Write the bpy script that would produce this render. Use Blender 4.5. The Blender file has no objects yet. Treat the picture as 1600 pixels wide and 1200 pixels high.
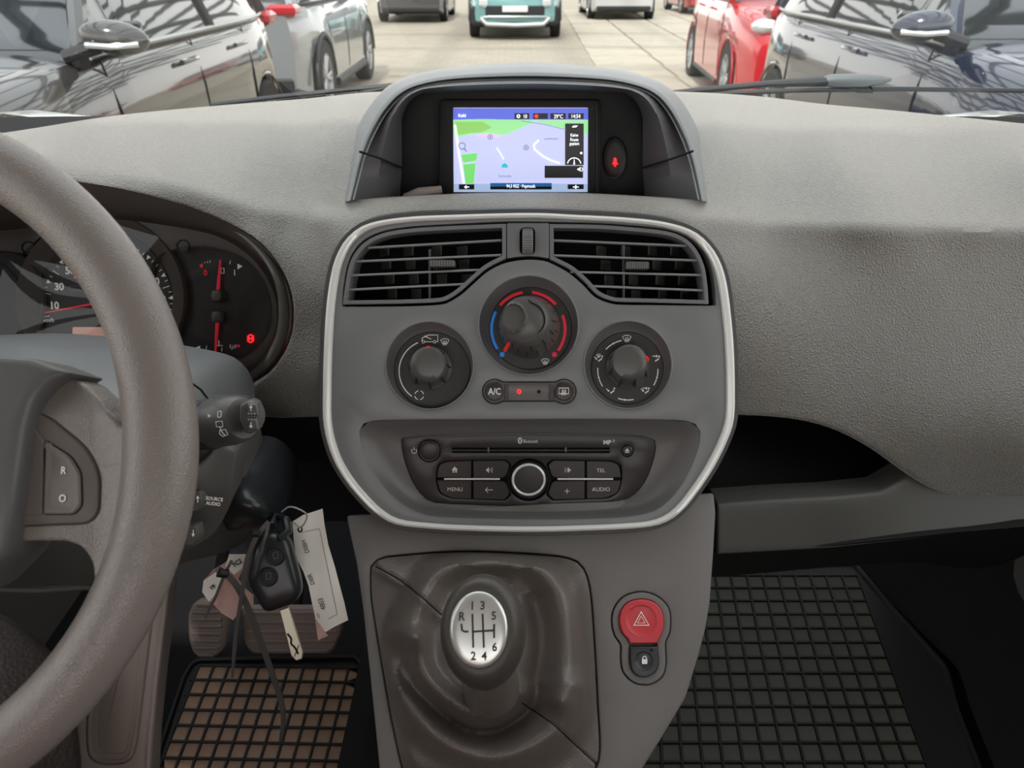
import bpy, bmesh, math, random
import numpy as np
from mathutils import Vector, Matrix
from mathutils.geometry import delaunay_2d_cdt
random.seed(4)
R = math.radians
SC = bpy.context.scene
COL = SC.collection
# ------------------------------------------------------------------ camera, world, sun, exposure
FPX, PITCH, CZ = 1155.0, R(29.8), 1.6
cam_d = bpy.data.cameras.new('camera'); cam = bpy.data.objects.new('camera', cam_d); COL.objects.link(cam)
cam.location = (0, 0, CZ); cam.rotation_euler = (R(90) - PITCH, 0, 0)
cam_d.sensor_width = 36; cam_d.lens = FPX / 1600 * 36; cam_d.clip_start = 0.02; cam_d.clip_end = 300
cam_d.dof.use_dof = True; cam_d.dof.focus_distance = 0.62; cam_d.dof.aperture_fstop = 13
SC.camera = cam
wd = bpy.data.worlds.new('sky'); SC.world = wd; wd.use_nodes = True
_n = wd.node_tree; _bg = _n.nodes['Background']
_tc = _n.nodes.new('ShaderNodeTexCoord'); _sx = _n.nodes.new('ShaderNodeSeparateXYZ'); _cr = _n.nodes.new('ShaderNodeValToRGB')
_n.links.new(_tc.outputs['Generated'], _sx.inputs[0]); _n.links.new(_sx.outputs['Z'], _cr.inputs[0]); _n.links.new(_cr.outputs[0], _bg.inputs[0])
_e = _cr.color_ramp.elements
_e[0].position = 0.0; _e[0].color = (1.0, 0.965, 0.91, 1); _e[1].position = 0.9; _e[1].color = (0.9, 0.95, 1.0, 1)
_bg.inputs[1].default_value = 1.9
sun_d = bpy.data.lights.new('sun', 'SUN'); sun_d.energy = 2.6; sun_d.angle = R(4); sun_d.color = (1, .95, .86)
sun = bpy.data.objects.new('sun', sun_d); COL.objects.link(sun); sun.rotation_euler = (R(38), 0, R(-12))
SC.view_settings.view_transform = 'Standard'; SC.view_settings.look = 'None'
SC.view_settings.exposure = 0.2; SC.view_settings.gamma = 1.0
SC.view_settings.use_curve_mapping = False

# ------------------------------------------------------------------ helpers
CAM = Vector((0, 0, CZ)); _c, _s = math.cos(PITCH), math.sin(PITCH)
def ray(px, py):
    u = (px - 800) / FPX; v = (600 - py) / FPX
    return Vector((u, _c + v * _s, -_s + v * _c))
def at(px, py, y):                       # the point at forward distance y
    d = ray(px, py); return CAM + d * (y / d.y)
def atd(px, py, t): return CAM + ray(px, py) * t
class Fr:                                # a plane in the car, n towards the seats
    def __init__(s, o, n):
        s.o = Vector(o); s.n = Vector(n).normalized()
        s.x = Vector((0, 0, 1)).cross(s.n).normalized(); s.y = s.n.cross(s.x)
        s.M = Matrix.Translation(s.o) @ Matrix((s.x, s.y, s.n)).transposed().to_4x4()
        s.Mi = s.M.inverted()
    def p(s, px, py, h=0.0):
        d = ray(px, py); t = ((s.o + s.n * h) - CAM).dot(s.n) / d.dot(s.n)
        return CAM + d * t
    def l(s, px, py, h=0.0):
        q = s.Mi @ s.p(px, py, h); return (q.x, q.y)
    def k(s, px, py, h=0.0):             # metres per pixel there
        return (s.p(px, py, h) - s.p(px + 1, py, h)).length
    def L(s, pts, h=0.0): return [s.l(a, b, h) for a, b in pts]
def tilt(px, py, y, deg, yaw=0.0):
    a, b = R(deg), R(yaw)
    return Fr(at(px, py, y), (math.sin(b) * math.cos(a), -math.cos(b) * math.cos(a), math.sin(a)))

def cr(pts, n, closed=False):            # Catmull-Rom through points, even resample
    P = [np.array(p, float) for p in pts]; m = len(P); out = []
    seg = m if closed else m - 1
    for i in range(seg):
        if closed: a, b, c, d = P[i - 1], P[i], P[(i + 1) % m], P[(i + 2) % m]
        else: a, b, c, d = P[max(i - 1, 0)], P[i], P[i + 1], P[min(i + 2, m - 1)]
        for k in range(16):
            t = k / 16; out.append(.5 * ((2 * b) + (-a + c) * t + (2 * a - 5 * b + 4 * c - d) * t * t + (-a + 3 * b - 3 * c + d) * t ** 3))
    out.append(P[0] if closed else P[-1]); out = np.array(out)
    s = np.concatenate([[0], np.cumsum(np.linalg.norm(np.diff(out, axis=0), axis=1))])
    q = np.linspace(0, s[-1], n + 1 if closed else n)
    r = np.stack([np.interp(q, s, out[:, j]) for j in range(out.shape[1])], 1)
    if closed: r = r[:-1]
    return [tuple(x) for x in r]
def fil(pts, r=0.0, n=5):                # polygon with filleted corners; point = (x, y[, r])
    out = []; m = len(pts)
    for i, p in enumerate(pts):
        rr = p[2] if len(p) > 2 else r
        b = Vector(p[:2]); a = Vector(pts[i - 1][:2]); c = Vector(pts[(i + 1) % m][:2])
        if rr <= 0: out.append(tuple(b)); continue
        u, v = a - b, c - b; rr = min(rr, u.length * .49, v.length * .49)
        p0 = b + u.normalized() * rr; p1 = b + v.normalized() * rr
        for k in range(n + 1):
            t = k / n; out.append(tuple(p0 * (1 - t) ** 2 + b * 2 * t * (1 - t) + p1 * t * t))
    return out
def circ(cx, cy, rx, ry=None, n=48, a0=0.0, a1=2 * math.pi):
    ry = rx if ry is None else ry; full = abs(a1 - a0 - 2 * math.pi) < 1e-6
    return [(cx + rx * math.cos(a0 + (a1 - a0) * i / (n if full else n - 1)), cy + ry * math.sin(a0 + (a1 - a0) * i / (n if full else n - 1))) for i in range(n)]
def area2(P): return sum(P[i - 1][0] * P[i][1] - P[i][0] * P[i - 1][1] for i in range(len(P)))
def offp(P, d):                          # grow a polygon by d (negative shrinks)
    sg = 1 if area2(P) > 0 else -1; m = len(P); out = []
    for i in range(m):
        a, b, c = Vector(P[i - 1]), Vector(P[i]), Vector(P[(i + 1) % m])
        e, f = (b - a), (c - b)
        e = e.normalized() if e.length > 1e-9 else f.normalized(); f = f.normalized() if f.length > 1e-9 else e
        n1 = Vector((e.y, -e.x)) * sg; n2 = Vector((f.y, -f.x)) * sg
        n = n1 + n2
        if n.length < 1e-6: n = n1.copy()
        n.normalize(); q = max(.5, n.dot(n1)); out.append(tuple(b + n * d / q))
    return out
def dens(P, step, closed=True):
    out = []; m = len(P)
    for i in range(m if closed else m - 1):
        a, b = np.array(P[i]), np.array(P[(i + 1) % m]); k = max(1, int(round(np.linalg.norm(b - a) / step)))
        for j in range(k): out.append(tuple(a + (b - a) * j / k))
    return out
def polar(P, c, n, a0=0.0):              # resample an outline by angle around c
    Q = np.array(dens(P, max(.4, .002 * 1), True)) if False else np.array(cr([tuple(p) for p in P], 6 * n, True))
    ang = np.arctan2(Q[:, 1] - c[1], Q[:, 0] - c[0]); out = []
    for i in range(n):
        t = a0 + 2 * math.pi * i / n
        j = np.argmin(np.abs(np.angle(np.exp(1j * (ang - t))))); out.append(tuple(Q[j]))
    return out
def inside(P, x, y):
    P = np.asarray(P); c = np.zeros(len(x), bool); m = len(P)
    for i in range(m):
        x1, y1 = P[i - 1]; x2, y2 = P[i]
        if y1 == y2: continue
        k = ((y1 > y) != (y2 > y)) & (x < (x2 - x1) * (y - y1) / (y2 - y1) + x1); c ^= k
    return c
def dist(P, x, y, closed=True):
    P = np.asarray(P, float); d = np.full(len(x), 1e9); m = len(P)
    for i in range(0 if closed else 1, m):
        a, b = P[i - 1], P[i]; ab = b - a; L = max(ab @ ab, 1e-12)
        t = np.clip(((x - a[0]) * ab[0] + (y - a[1]) * ab[1]) / L, 0, 1)
        d = np.minimum(d, np.hypot(x - a[0] - t * ab[0], y - a[1] - t * ab[1]))
    return d
class TPS:                               # smooth interpolation of scattered heights
    def __init__(s, c, lam=1e-4):
        c = np.array(c, float); s.X = c[:, :2] / 100; n = len(c)
        K = s.U(s.X[:, None] - s.X[None]); A = np.zeros((n + 3, n + 3)); A[:n, :n] = K + np.eye(n) * lam
        A[:n, n] = 1; A[:n, n + 1:] = s.X; A[n, :n] = 1; A[n + 1:, :n] = s.X.T
        s.w = np.linalg.solve(A, np.concatenate([c[:, 2], [0, 0, 0]]))
    @staticmethod
    def U(d):
        r2 = (d ** 2).sum(-1); return .5 * r2 * np.log(np.maximum(r2, 1e-12))
    def __call__(s, x, y):
        q = np.stack([np.atleast_1d(x), np.atleast_1d(y)], 1) / 100
        return s.U(q[:, None] - s.X[None]) @ s.w[:-3] + s.w[-3] + q @ s.w[-2:]

def dpar(P, x, y):                       # distance to a polyline and the place along it (0..1)
    P = np.asarray(P, float); d = np.full(len(x), 1e9); tt = np.zeros(len(x)); m = len(P)
    for i in range(1, m):
        a, b = P[i - 1], P[i]; ab = b - a; L = max(ab @ ab, 1e-12)
        t = np.clip(((x - a[0]) * ab[0] + (y - a[1]) * ab[1]) / L, 0, 1); q = np.hypot(x - a[0] - t * ab[0], y - a[1] - t * ab[1])
        k = q < d; d[k] = q[k]; tt[k] = ((i - 1 + t) / (m - 1))[k]
    return d, tt
WM = {}                                  # world matrices of what is parented
def put(name, me, mats, parent=None, M=None, label=None):
    o = bpy.data.objects.new(name, me); COL.objects.link(o)
    if mats is not None:
        for m in (mats if isinstance(mats, (list, tuple)) else [mats]): me.materials.append(m)
    M = M or Matrix.Identity(4); o.matrix_basis = M
    if parent is not None:
        o.parent = parent; o.matrix_parent_inverse = WM[parent.name].inverted()
    WM[o.name] = M
    if label: o['label'] = label
    return o
def tag(o, label, cat, group=None, kind=None):
    if label: o['label'] = label
    if cat: o['category'] = cat
    if group: o['group'] = group
    if kind: o['kind'] = kind
    return o
def thing(name, loc, label, cat, group=None):
    o = bpy.data.objects.new(name, None); COL.objects.link(o); o.empty_display_size = .02
    o.location = loc; WM[o.name] = Matrix.Translation(loc); return tag(o, label, cat, group)
def mesh(name, V, Fs, smooth=True, ang=38):
    me = bpy.data.meshes.new(name); me.from_pydata([tuple(v) for v in V], [], [tuple(f) for f in Fs]); me.validate()
    bm = bmesh.new(); bm.from_mesh(me); bmesh.ops.remove_doubles(bm, verts=bm.verts, dist=1e-6)
    bmesh.ops.recalc_face_normals(bm, faces=bm.faces); bm.to_mesh(me); bm.free()
    if smooth:
        me.shade_smooth(); me.set_sharp_from_angle(angle=R(ang))
    return me
class MB:
    def __init__(s): s.V = []; s.F = []; s.mi = []; s.cur = 0
    def add(s, V, F):
        k = len(s.V); s.V += [tuple(v) for v in V]; s.F += [tuple(i + k for i in f) for f in F]; s.mi += [s.cur] * len(F); return s
    def rings(s, P, rg, cap0=False, cap1=True):       # concentric copies of outline P: (offset, height)
        n = len(P); V = []; F = []
        for off, h in rg: V += [(x, y, h) for x, y in (offp(P, off) if off else P)]
        for r in range(len(rg) - 1):
            for i in range(n): j = (i + 1) % n; F.append((r * n + i, r * n + j, (r + 1) * n + j, (r + 1) * n + i))
        if cap0: F.append(tuple(range(n)))
        if cap1: F.append(tuple((len(rg) - 1) * n + i for i in range(n)))
        return s.add(V, F)
    def loft(s, C, closed=True, cap0=False, cap1=False):
        n = len(C[0]); V = [v for c in C for v in c]; F = []
        for r in range(len(C) - 1):
            for i in range(n if closed else n - 1): j = (i + 1) % n; F.append((r * n + i, r * n + j, (r + 1) * n + j, (r + 1) * n + i))
        if cap0: F.append(tuple(range(n)))
        if cap1: F.append(tuple((len(C) - 1) * n + i for i in range(n)))
        return s.add(V, F)
    def lathe(s, prof, n=32, c=(0, 0), M=None, cap=True):   # prof: (radius, height)
        C = [[(c[0] + r * math.cos(2 * math.pi * i / n), c[1] + r * math.sin(2 * math.pi * i / n), h) for i in range(n)] for r, h in prof]
        if M: C = [[M @ Vector(v) for v in q] for q in C]
        return s.loft(C, True, cap, cap)
    def box(s, c, d, M=None, bev=0.0):
        x, y, z = d[0] / 2, d[1] / 2, d[2] / 2
        b = min(bev, x * .9, y * .9, z * .9)
        if b <= 0:
            V = [Vector((c[0] + i * x, c[1] + j * y, c[2] + k * z)) for i in (-1, 1) for j in (-1, 1) for k in (-1, 1)]
            F = [(0, 1, 3, 2), (4, 6, 7, 5), (0, 4, 5, 1), (2, 3, 7, 6), (0, 2, 6, 4), (1, 5, 7, 3)]
            return s.add([M @ v if M else v for v in V], F)
        def q(o, h): return [Vector((c[0] + a * (x - o), c[1] + e * (y - o), c[2] + h)) for a, e in ((-1, -1), (1, -1), (1, 1), (-1, 1))]
        C = [q(b, -z), q(0, -z + b), q(0, z - b), q(b, z)]
        if M: C = [[M @ v for v in k] for k in C]
        return s.loft(C, True, True, True)
    def tube(s, pts, r, n=8, closed=False, flat=None, cap=True):    # swept round (or flat: (w, t)) bar
        P = [Vector(p) for p in pts]; m = len(P); C = []; prev = None
        for i in range(m):
            a = P[i - 1] if (i or closed) else P[0]; b = P[(i + 1) % m] if (i < m - 1 or closed) else P[-1]
            t = (b - a).normalized()
            if prev is None: u = t.cross(Vector((0, 0, 1)) if abs(t.z) < .9 else Vector((1, 0, 0))).normalized()
            else: u = (prev - t * prev.dot(t)).normalized()
            prev = u; w = t.cross(u); rr = r[i] if isinstance(r, (list, tuple)) else r
            C.append([P[i] + (u * math.cos(q) * (flat[0] if flat else rr) + w * math.sin(q) * (flat[1] if flat else rr)) for q in [2 * math.pi * k / n + (math.pi / 4 if n == 4 else 0) for k in range(n)]])
        if closed: C.append(C[0])
        return s.loft(C, True, cap and not closed, cap and not closed)
    def ell(s, c, r, n=20, m=12, M=None):
        C = []
        for j in range(m + 1):
            a = math.pi * j / m - math.pi / 2; q = max(math.cos(a), 1e-3)
            C.append([Vector((c[0] + r[0] * q * math.cos(2 * math.pi * i / n), c[1] + r[1] * q * math.sin(2 * math.pi * i / n), c[2] + r[2] * math.sin(a))) for i in range(n)])
        if M: C = [[M @ v for v in q] for q in C]
        return s.loft(C, True, True, True)
    def poly(s, P, h, t=0.0):                # thin raised flat shape (printing)
        n = len(P); 
        if t <= 0: return s.add([(x, y, h) for x, y in P], [tuple(range(n))])
        return s.rings(P, [(0, h - t), (0, h)], False, True)
    def stroke(s, P, w, h, closed=False, t=0.00015):     # a printed line
        P = [Vector(p[:2]) for p in P]; m = len(P); A = []; B = []
        for i in range(m):
            a = P[i - 1] if (i or closed) else P[0]; b = P[(i + 1) % m] if (i < m - 1 or closed) else P[-1]
            d = (b - a); d = d.normalized() if d.length > 1e-9 else Vector((1, 0)); nn = Vector((-d.y, d.x)) * w / 2
            A.append(P[i] + nn); B.append(P[i] - nn)
        V = [(*v, h) for v in A] + [(*v, h) for v in B] + [(*v, h - t) for v in A] + [(*v, h - t) for v in B]; F = []
        for i in range(m if closed else m - 1):
            j = (i + 1) % m; F += [(i, j, m + j, m + i), (i, j, 2 * m + j, 2 * m + i), (m + i, m + j, 3 * m + j, 3 * m + i)]
        return s.add(V, F)
    def build(s, name, mat, parent=None, F=None, smooth=True, ang=38, label=None, M=None):
        me = mesh(name, s.V, s.F, smooth, ang)
        if isinstance(mat, (list, tuple)) and len(mat) > 1 and len(me.polygons) == len(s.mi):
            for p, i in zip(me.polygons, s.mi): p.material_index = i
        return put(name, me, mat, parent, M or (F.M if F else None), label)
def holed(mb, out, holes, h, depth, r=0.0, grid=None, hf=None, hdepth=None):
    """flat panel with holes in frame coordinates: face at h, rounded rim r, walls down to h-depth"""
    hdepth = depth if hdepth is None else hdepth
    o2 = offp(out, -r) if r else out; H2 = [offp(q, r) if r else q for q in holes]
    V = [Vector(p) for p in o2]; E = [(i, (i + 1) % len(o2)) for i in range(len(o2))]
    for q in H2:
        k = len(V); V += [Vector(p) for p in q]; E += [(k + i, k + (i + 1) % len(q)) for i in range(len(q))]
    if grid:
        xs = np.array([v.x for v in V]); ys = np.array([v.y for v in V])
        gx, gy = np.meshgrid(np.arange(xs.min(), xs.max(), grid), np.arange(ys.min(), ys.max(), grid)); gx = gx.ravel(); gy = gy.ravel()
        ok = inside(o2, gx, gy) & (dist(o2, gx, gy) > grid * .5)
        for q in H2: ok &= ~inside(q, gx, gy) & (dist(q, gx, gy) > grid * .5)
        V += [Vector((a, b)) for a, b in zip(gx[ok], gy[ok])]
    v, e, f = delaunay_2d_cdt(V, E, [], 0, 1e-7)[:3]
    cx = np.array([sum(v[i].x for i in t) / 3 for t in f]); cy = np.array([sum(v[i].y for i in t) / 3 for t in f])
    ok = inside(o2, cx, cy)
    for q in H2: ok &= ~inside(q, cx, cy)
    mb.add([(p.x, p.y, h + (hf(p.x, p.y) if hf else 0)) for p in v], [t for t, k in zip(f, ok) if k])
    rg = [(0, h - depth), (0, h - r)] + ([(-r * .3, h - r * .3)] if r else []) + ([(-r, h)] if r else [])
    mb.rings(out, rg, False, False)
    for q in holes:
        mb.rings(q, [(0, h - hdepth), (0, h - r)] + ([(r * .3, h - r * .3), (r, h)] if r else []), False, False)
    return mb
def psurf(name, out, holes, fy, mat, parent, step=12, rnd=0, Rr=None, back=(0, .03, -.01), label=None, rim_holes=True, fpos=None, hrnd=None, M=None):
    """a moulded shell: plan outline seen square-on, forward distance from fy(px,py), rounded borders, real thickness"""
    out = dens(out, step * .8); holes = [dens(h, step * .7) for h in holes]; hrnd = rnd if hrnd is None else hrnd
    V = [Vector(p) for p in out]; E = [(i, (i + 1) % len(out)) for i in range(len(out))]
    for q in holes:
        k = len(V); V += [Vector(p) for p in q]; E += [(k + i, k + (i + 1) % len(q)) for i in range(len(q))]
    if rnd:
        for f_ in (.15, .45, 1.0):
            pp = offp(out, -rnd * f_); X = np.array(pp)
            d = dist(out, X[:, 0], X[:, 1]); V += [Vector(p) for p, dd in zip(pp, d) if dd > rnd * f_ * .8]
    if hrnd:
        for q in holes:
            for f_ in (.15, .45, 1.0): V += [Vector(p) for p in offp(q, hrnd * f_)]
    xs = [p[0] for p in out]; ys = [p[1] for p in out]
    gx, gy = np.meshgrid(np.arange(min(xs), max(xs), step), np.arange(min(ys), max(ys), step))
    gx = (gx + (np.arange(gx.shape[0]) % 2)[:, None] * step / 2).ravel(); gy = gy.ravel()
    ok = inside(out, gx, gy) & (dist(out, gx, gy) > rnd + step * .4)
    for q in holes: ok &= ~inside(q, gx, gy) & (dist(q, gx, gy) > hrnd + step * .4)
    V += [Vector((a, b)) for a, b in zip(gx[ok], gy[ok])]
    v, e, f = delaunay_2d_cdt(V, E, [], 0, 1e-5)[:3]
    X = np.array([p.x for p in v]); Y = np.array([p.y for p in v])
    cx = np.array([X[list(t)].mean() for t in f]); cy = np.array([Y[list(t)].mean() for t in f])
    ok = inside(out, cx, cy)
    for q in holes: ok &= ~inside(q, cx, cy)
    T = [tuple(t) for t, k in zip(f, ok) if k]
    if fpos: P = [fpos(a, b) for a, b in zip(X, Y)]
    else:
        yy = fy(X, Y); P = [at(a, b, c) for a, b, c in zip(X, Y, yy)]
    bk = Vector(back); bu = bk.normalized()
    if rnd or hrnd:
        d1 = dist(out, X, Y) if rnd else np.full(len(X), 1e9)
        dd = [(d1, rnd)] + ([(dist(q, X, Y), hrnd) for q in holes] if hrnd else [])
        for d, r_ in dd:
            if not r_: continue
            for i in np.nonzero(d < r_)[0]:
                k = 1 - d[i] / r_; Rw = Rr if Rr else r_ * (P[i] - CAM).length / FPX
                P[i] = P[i] + bu * Rw * (1 - math.sqrt(max(0, 1 - k * k)))
    # rims
    cnt = {}
    for t in T:
        for a, b in ((t[0], t[1]), (t[1], t[2]), (t[2], t[0])): cnt[(min(a, b), max(a, b))] = cnt.get((min(a, b), max(a, b)), 0) + 1
    bd = [k for k, c in cnt.items() if c == 1]
    if not rim_holes:
        bd = [k for k in bd if not any(dist(q, X[[k[0]]], Y[[k[0]]])[0] < .5 for q in holes)]
    mp = {}
    for a, b in bd:
        for i in (a, b):
            if i not in mp: mp[i] = len(P); P.append(P[i] + bk)
    T += [(a, b, mp[b], mp[a]) for a, b in bd]
    if M is not None:
        Mi = M.inverted(); P = [Mi @ p for p in P]
    return put(name, mesh(name, P, T, True, 50), mat, parent, M, label)

FONT_CACHE = {}
def text_mesh(txt, size, ext=0.0001, sx=1.0, bold=0.0):
    cu = bpy.data.curves.new('t', 'FONT'); cu.body = txt; cu.size = size; cu.extrude = ext; cu.align_x = 'CENTER'; cu.align_y = 'CENTER'; cu.offset = bold * size
    cu.resolution_u = 3
    o = bpy.data.objects.new('t', cu); COL.objects.link(o)
    dg = bpy.context.evaluated_depsgraph_get(); me = bpy.data.meshes.new_from_object(o.evaluated_get(dg))
    bpy.data.objects.remove(o); bpy.data.curves.remove(cu)
    V = [(v.co.x * sx, v.co.y, v.co.z) for v in me.vertices]; Fs = [tuple(p.vertices) for p in me.polygons]
    bpy.data.meshes.remove(me); return V, Fs
def addtext(mb, F, txt, px, py, hpx, h, sx=1.0, rot=0.0, bold=0.012, mirror=False):
    """letters of cap height hpx pixels centred at (px,py) on plane F at height h"""
    k = F.k(px, py, h); V, Fs = text_mesh(txt, hpx * k / .70, .0001, sx, bold)
    if not V: return mb
    xs = [v[0] for v in V]; ys = [v[1] for v in V]; cx, cy = (min(xs) + max(xs)) / 2, (min(ys) + max(ys)) / 2
    x0, y0 = F.l(px, py, h); c, s_ = math.cos(rot), math.sin(rot); mm = -1 if mirror else 1
    return mb.add([(x0 + (c * (v[0] - cx) * mm - s_ * (v[1] - cy)), y0 + (s_ * (v[0] - cx) * mm + c * (v[1] - cy)), h + v[2]) for v in V], Fs)

# ------------------------------------------------------------------ materials
def lin(c):
    if isinstance(c, str): c = [int(c[i:i + 2], 16) / 255 for i in (0, 2, 4)]
    return tuple((x / 12.92 if x <= .04045 else ((x + .055) / 1.055) ** 2.4) for x in c)
def mat(name, col, rough=.5, metal=0.0, bump=0.0, scale=900, kind='noise', coat=0.0, emit=0.0, spec=.5, var=0.0, vscale=20, trans=0.0, alpha=1.0, dist_=.0004, detail=2, squash=None):
    m = bpy.data.materials.new(name); m.use_nodes = True; nt = m.node_tree; b = nt.nodes['Principled BSDF']
    c = lin(col); b.inputs['Base Color'].default_value = (*c, 1); b.inputs['Roughness'].default_value = rough; b.inputs['Metallic'].default_value = metal
    b.inputs['Specular IOR Level'].default_value = spec
    if coat: b.inputs['Coat Weight'].default_value = coat; b.inputs['Coat Roughness'].default_value = .03
    if emit: b.inputs['Emission Color'].default_value = (*c, 1); b.inputs['Emission Strength'].default_value = emit
    if alpha < 1: b.inputs['Alpha'].default_value = alpha
    if trans: b.inputs['Transmission Weight'].default_value = trans
    tc = nt.nodes.new('ShaderNodeTexCoord')
    if bump:
        mp = nt.nodes.new('ShaderNodeMapping'); nt.links.new(tc.outputs['Object'], mp.inputs[0])
        if squash: mp.inputs['Scale'].default_value = squash
        if kind == 'grain':
            t = nt.nodes.new('ShaderNodeTexVoronoi'); t.inputs['Scale'].default_value = scale; t.feature = 'SMOOTH_F1'; o = t.outputs['Distance']
        else:
            t = nt.nodes.new('ShaderNodeTexNoise'); t.inputs['Scale'].default_value = scale; t.inputs['Detail'].default_value = detail; o = t.outputs['Fac']
        nt.links.new(mp.outputs[0], t.inputs['Vector'])
        bp = nt.nodes.new('ShaderNodeBump'); bp.inputs['Strength'].default_value = bump; bp.inputs['Distance'].default_value = dist_
        nt.links.new(o, bp.inputs['Height']); nt.links.new(bp.outputs[0], b.inputs['Normal'])
    if var:
        t = nt.nodes.new('ShaderNodeTexNoise'); t.inputs['Scale'].default_value = vscale; t.inputs['Detail'].default_value = 4; nt.links.new(tc.outputs['Object'], t.inputs['Vector'])
        r = nt.nodes.new('ShaderNodeValToRGB'); nt.links.new(t.outputs['Fac'], r.inputs[0])
        r.color_ramp.elements[0].position = .3; r.color_ramp.elements[1].position = .7
        r.color_ramp.elements[0].color = (*[x * (1 - var) for x in c], 1); r.color_ramp.elements[1].color = (*[min(1, x * (1 + var)) for x in c], 1)
        nt.links.new(r.outputs[0], b.inputs['Base Color'])
    return m
def glassy(name, tint=(1, 1, 1), refl=1.0, ior=1.45, base=0.0):
    m = bpy.data.materials.new(name); m.use_nodes = True; nt = m.node_tree; nt.nodes.clear()
    o = nt.nodes.new('ShaderNodeOutputMaterial'); mx = nt.nodes.new('ShaderNodeMixShader'); tr = nt.nodes.new('ShaderNodeBsdfTransparent'); g = nt.nodes.new('ShaderNodeBsdfGlossy')
    fr = nt.nodes.new('ShaderNodeFresnel'); fr.inputs[0].default_value = ior; tr.inputs[0].default_value = (*tint, 1); g.inputs['Roughness'].default_value = .01
    ma = nt.nodes.new('ShaderNodeMath'); ma.operation = 'MULTIPLY_ADD'; ma.inputs[1].default_value = refl; ma.inputs[2].default_value = base
    nt.links.new(fr.outputs[0], ma.inputs[0]); nt.links.new(ma.outputs[0], mx.inputs[0]); nt.links.new(tr.outputs[0], mx.inputs[1]); nt.links.new(g.outputs[0], mx.inputs[2]); nt.links.new(mx.outputs[0], o.inputs[0])
    return m
m_pad = mat('dash grained plastic', '7b7872', .40, bump=.9, scale=680, kind='grain', dist_=.0012, spec=.6)
for m_ in (m_pad,):
    p_ = m_.node_tree.nodes['Principled BSDF']; p_.inputs['Sheen Weight'].default_value = .8; p_.inputs['Sheen Roughness'].default_value = .35; p_.inputs['Sheen Tint'].default_value = (1, .96, .9, 1)
m_dark = mat('dark moulded plastic', '54534f', .5, bump=.3, scale=900, kind='grain', dist_=.0003)
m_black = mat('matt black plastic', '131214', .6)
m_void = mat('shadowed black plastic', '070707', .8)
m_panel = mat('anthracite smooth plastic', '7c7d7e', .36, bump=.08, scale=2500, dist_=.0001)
m_recess = mat('anthracite recess plastic', '686564', .36)  # panel plastic made darker to stand for shade in the recesses
m_silver = mat('satin silver trim', 'f6f6f2', .24, .2)
m_disc = mat('brushed aluminium', 'e2e2de', .25, .6)
m_dial = mat('charcoal dial face', '333233', .5)
m_knob = mat('soft black rubber', '5a5856', .30, bump=.1, scale=2500, dist_=.0001)
m_vent = mat('vent frame plastic', '747476', .38)
m_slat = mat('vent slat plastic', '8a8a8c', .35)
m_white = mat('glowing white printing', 'e8e6e0', .6, emit=.12)  # plain printing with a faint glow added, no lamp behind it
m_grey = mat('grey printing', '9a9894', .6)
m_red = mat('glowing red printing', 'd41f35', .5, emit=.25)  # small added glow, not a lit source
m_blue = mat('glowing blue printing', '1b78cf', .5, emit=.25)  # same added glow as the red
m_lamp = mat('red warning lamp', 'ff1a22', .4, emit=2.2)
m_orange = mat('glowing orange red pointer', 'd4301c', .35, emit=.25)  # pointer brightened by an added glow
m_wheel = mat('steering wheel leather grain', '857d78', .25, bump=.6, scale=1250, kind='grain', dist_=.0005, spec=.6)
m_hub = mat('airbag cover grain', '606060', .40, bump=.35, scale=1200, kind='grain', dist_=.0003)
m_shroud = mat('column cover plastic', '797b7b', .42, bump=.35, scale=1500, dist_=.0002)
m_pod = mat('remote pod plastic', '5c5a58', .4, bump=.2, scale=1500, dist_=.0002)
m_leather = mat('gear gaiter leatherette', '6c645e', .32, bump=.5, scale=900, kind='grain', dist_=.0006, spec=.6)
m_cons = mat('console fine grained plastic', '7a7673', .48, bump=.5, scale=1600, dist_=.0003)
m_radio = mat('radio black plastic', '383434', .36)
m_btn = mat('radio button black', '3a3535', .34)
m_gauge = mat('gauge face', '2a2829', .6)
m_brown = mat('cluster surround plastic', '5e5552', .45, bump=.1, scale=1500, dist_=.0001)
m_rubber = mat('black mat rubber', '1c1c1b', .55)
m_dust = mat('dusty mat rubber', 'b5957c', .8, var=.25, vscale=14)  # brown dust, colour raised for the light falling on the driver mat
m_dust2 = mat('dusty dark mat rubber', '5a5a50', .8, var=.35, vscale=9)
m_carpet = mat('black carpet', '0e0f14', .95, bump=.6, scale=500, dist_=.001)
m_fob = mat('key fob plastic', '26282a', .28)
m_steel = mat('key steel', 'b0ab9a', .35, .7)
m_tie = mat('black nylon tie', '5c5a58', .35)
m_paper = mat('white paper tag', 'f4f0e6', .8, bump=.2, scale=120, dist_=.0005)
m_pink = mat('pink paper tag', 'c9a39b', .8, var=.15, vscale=60)
m_pedal = mat('pedal rubber', 'a3938a', .6)
m_trim = mat('footwell trim plastic', 'a89a92', .6, bump=.3, scale=600, dist_=.0004)
m_seatl = mat('coarse leather grain', '4a4340', .5, bump=.9, scale=300, kind='grain', dist_=.001)
m_glass = glassy('windscreen glass', (.97, .99, .98), .10)
m_lens = glassy('gauge lens', (1, 1, 1), .9)
m_hood = mat('screen hood plastic', '7a7d80', .4, bump=.4, scale=900, kind='grain', dist_=.0004)
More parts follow.
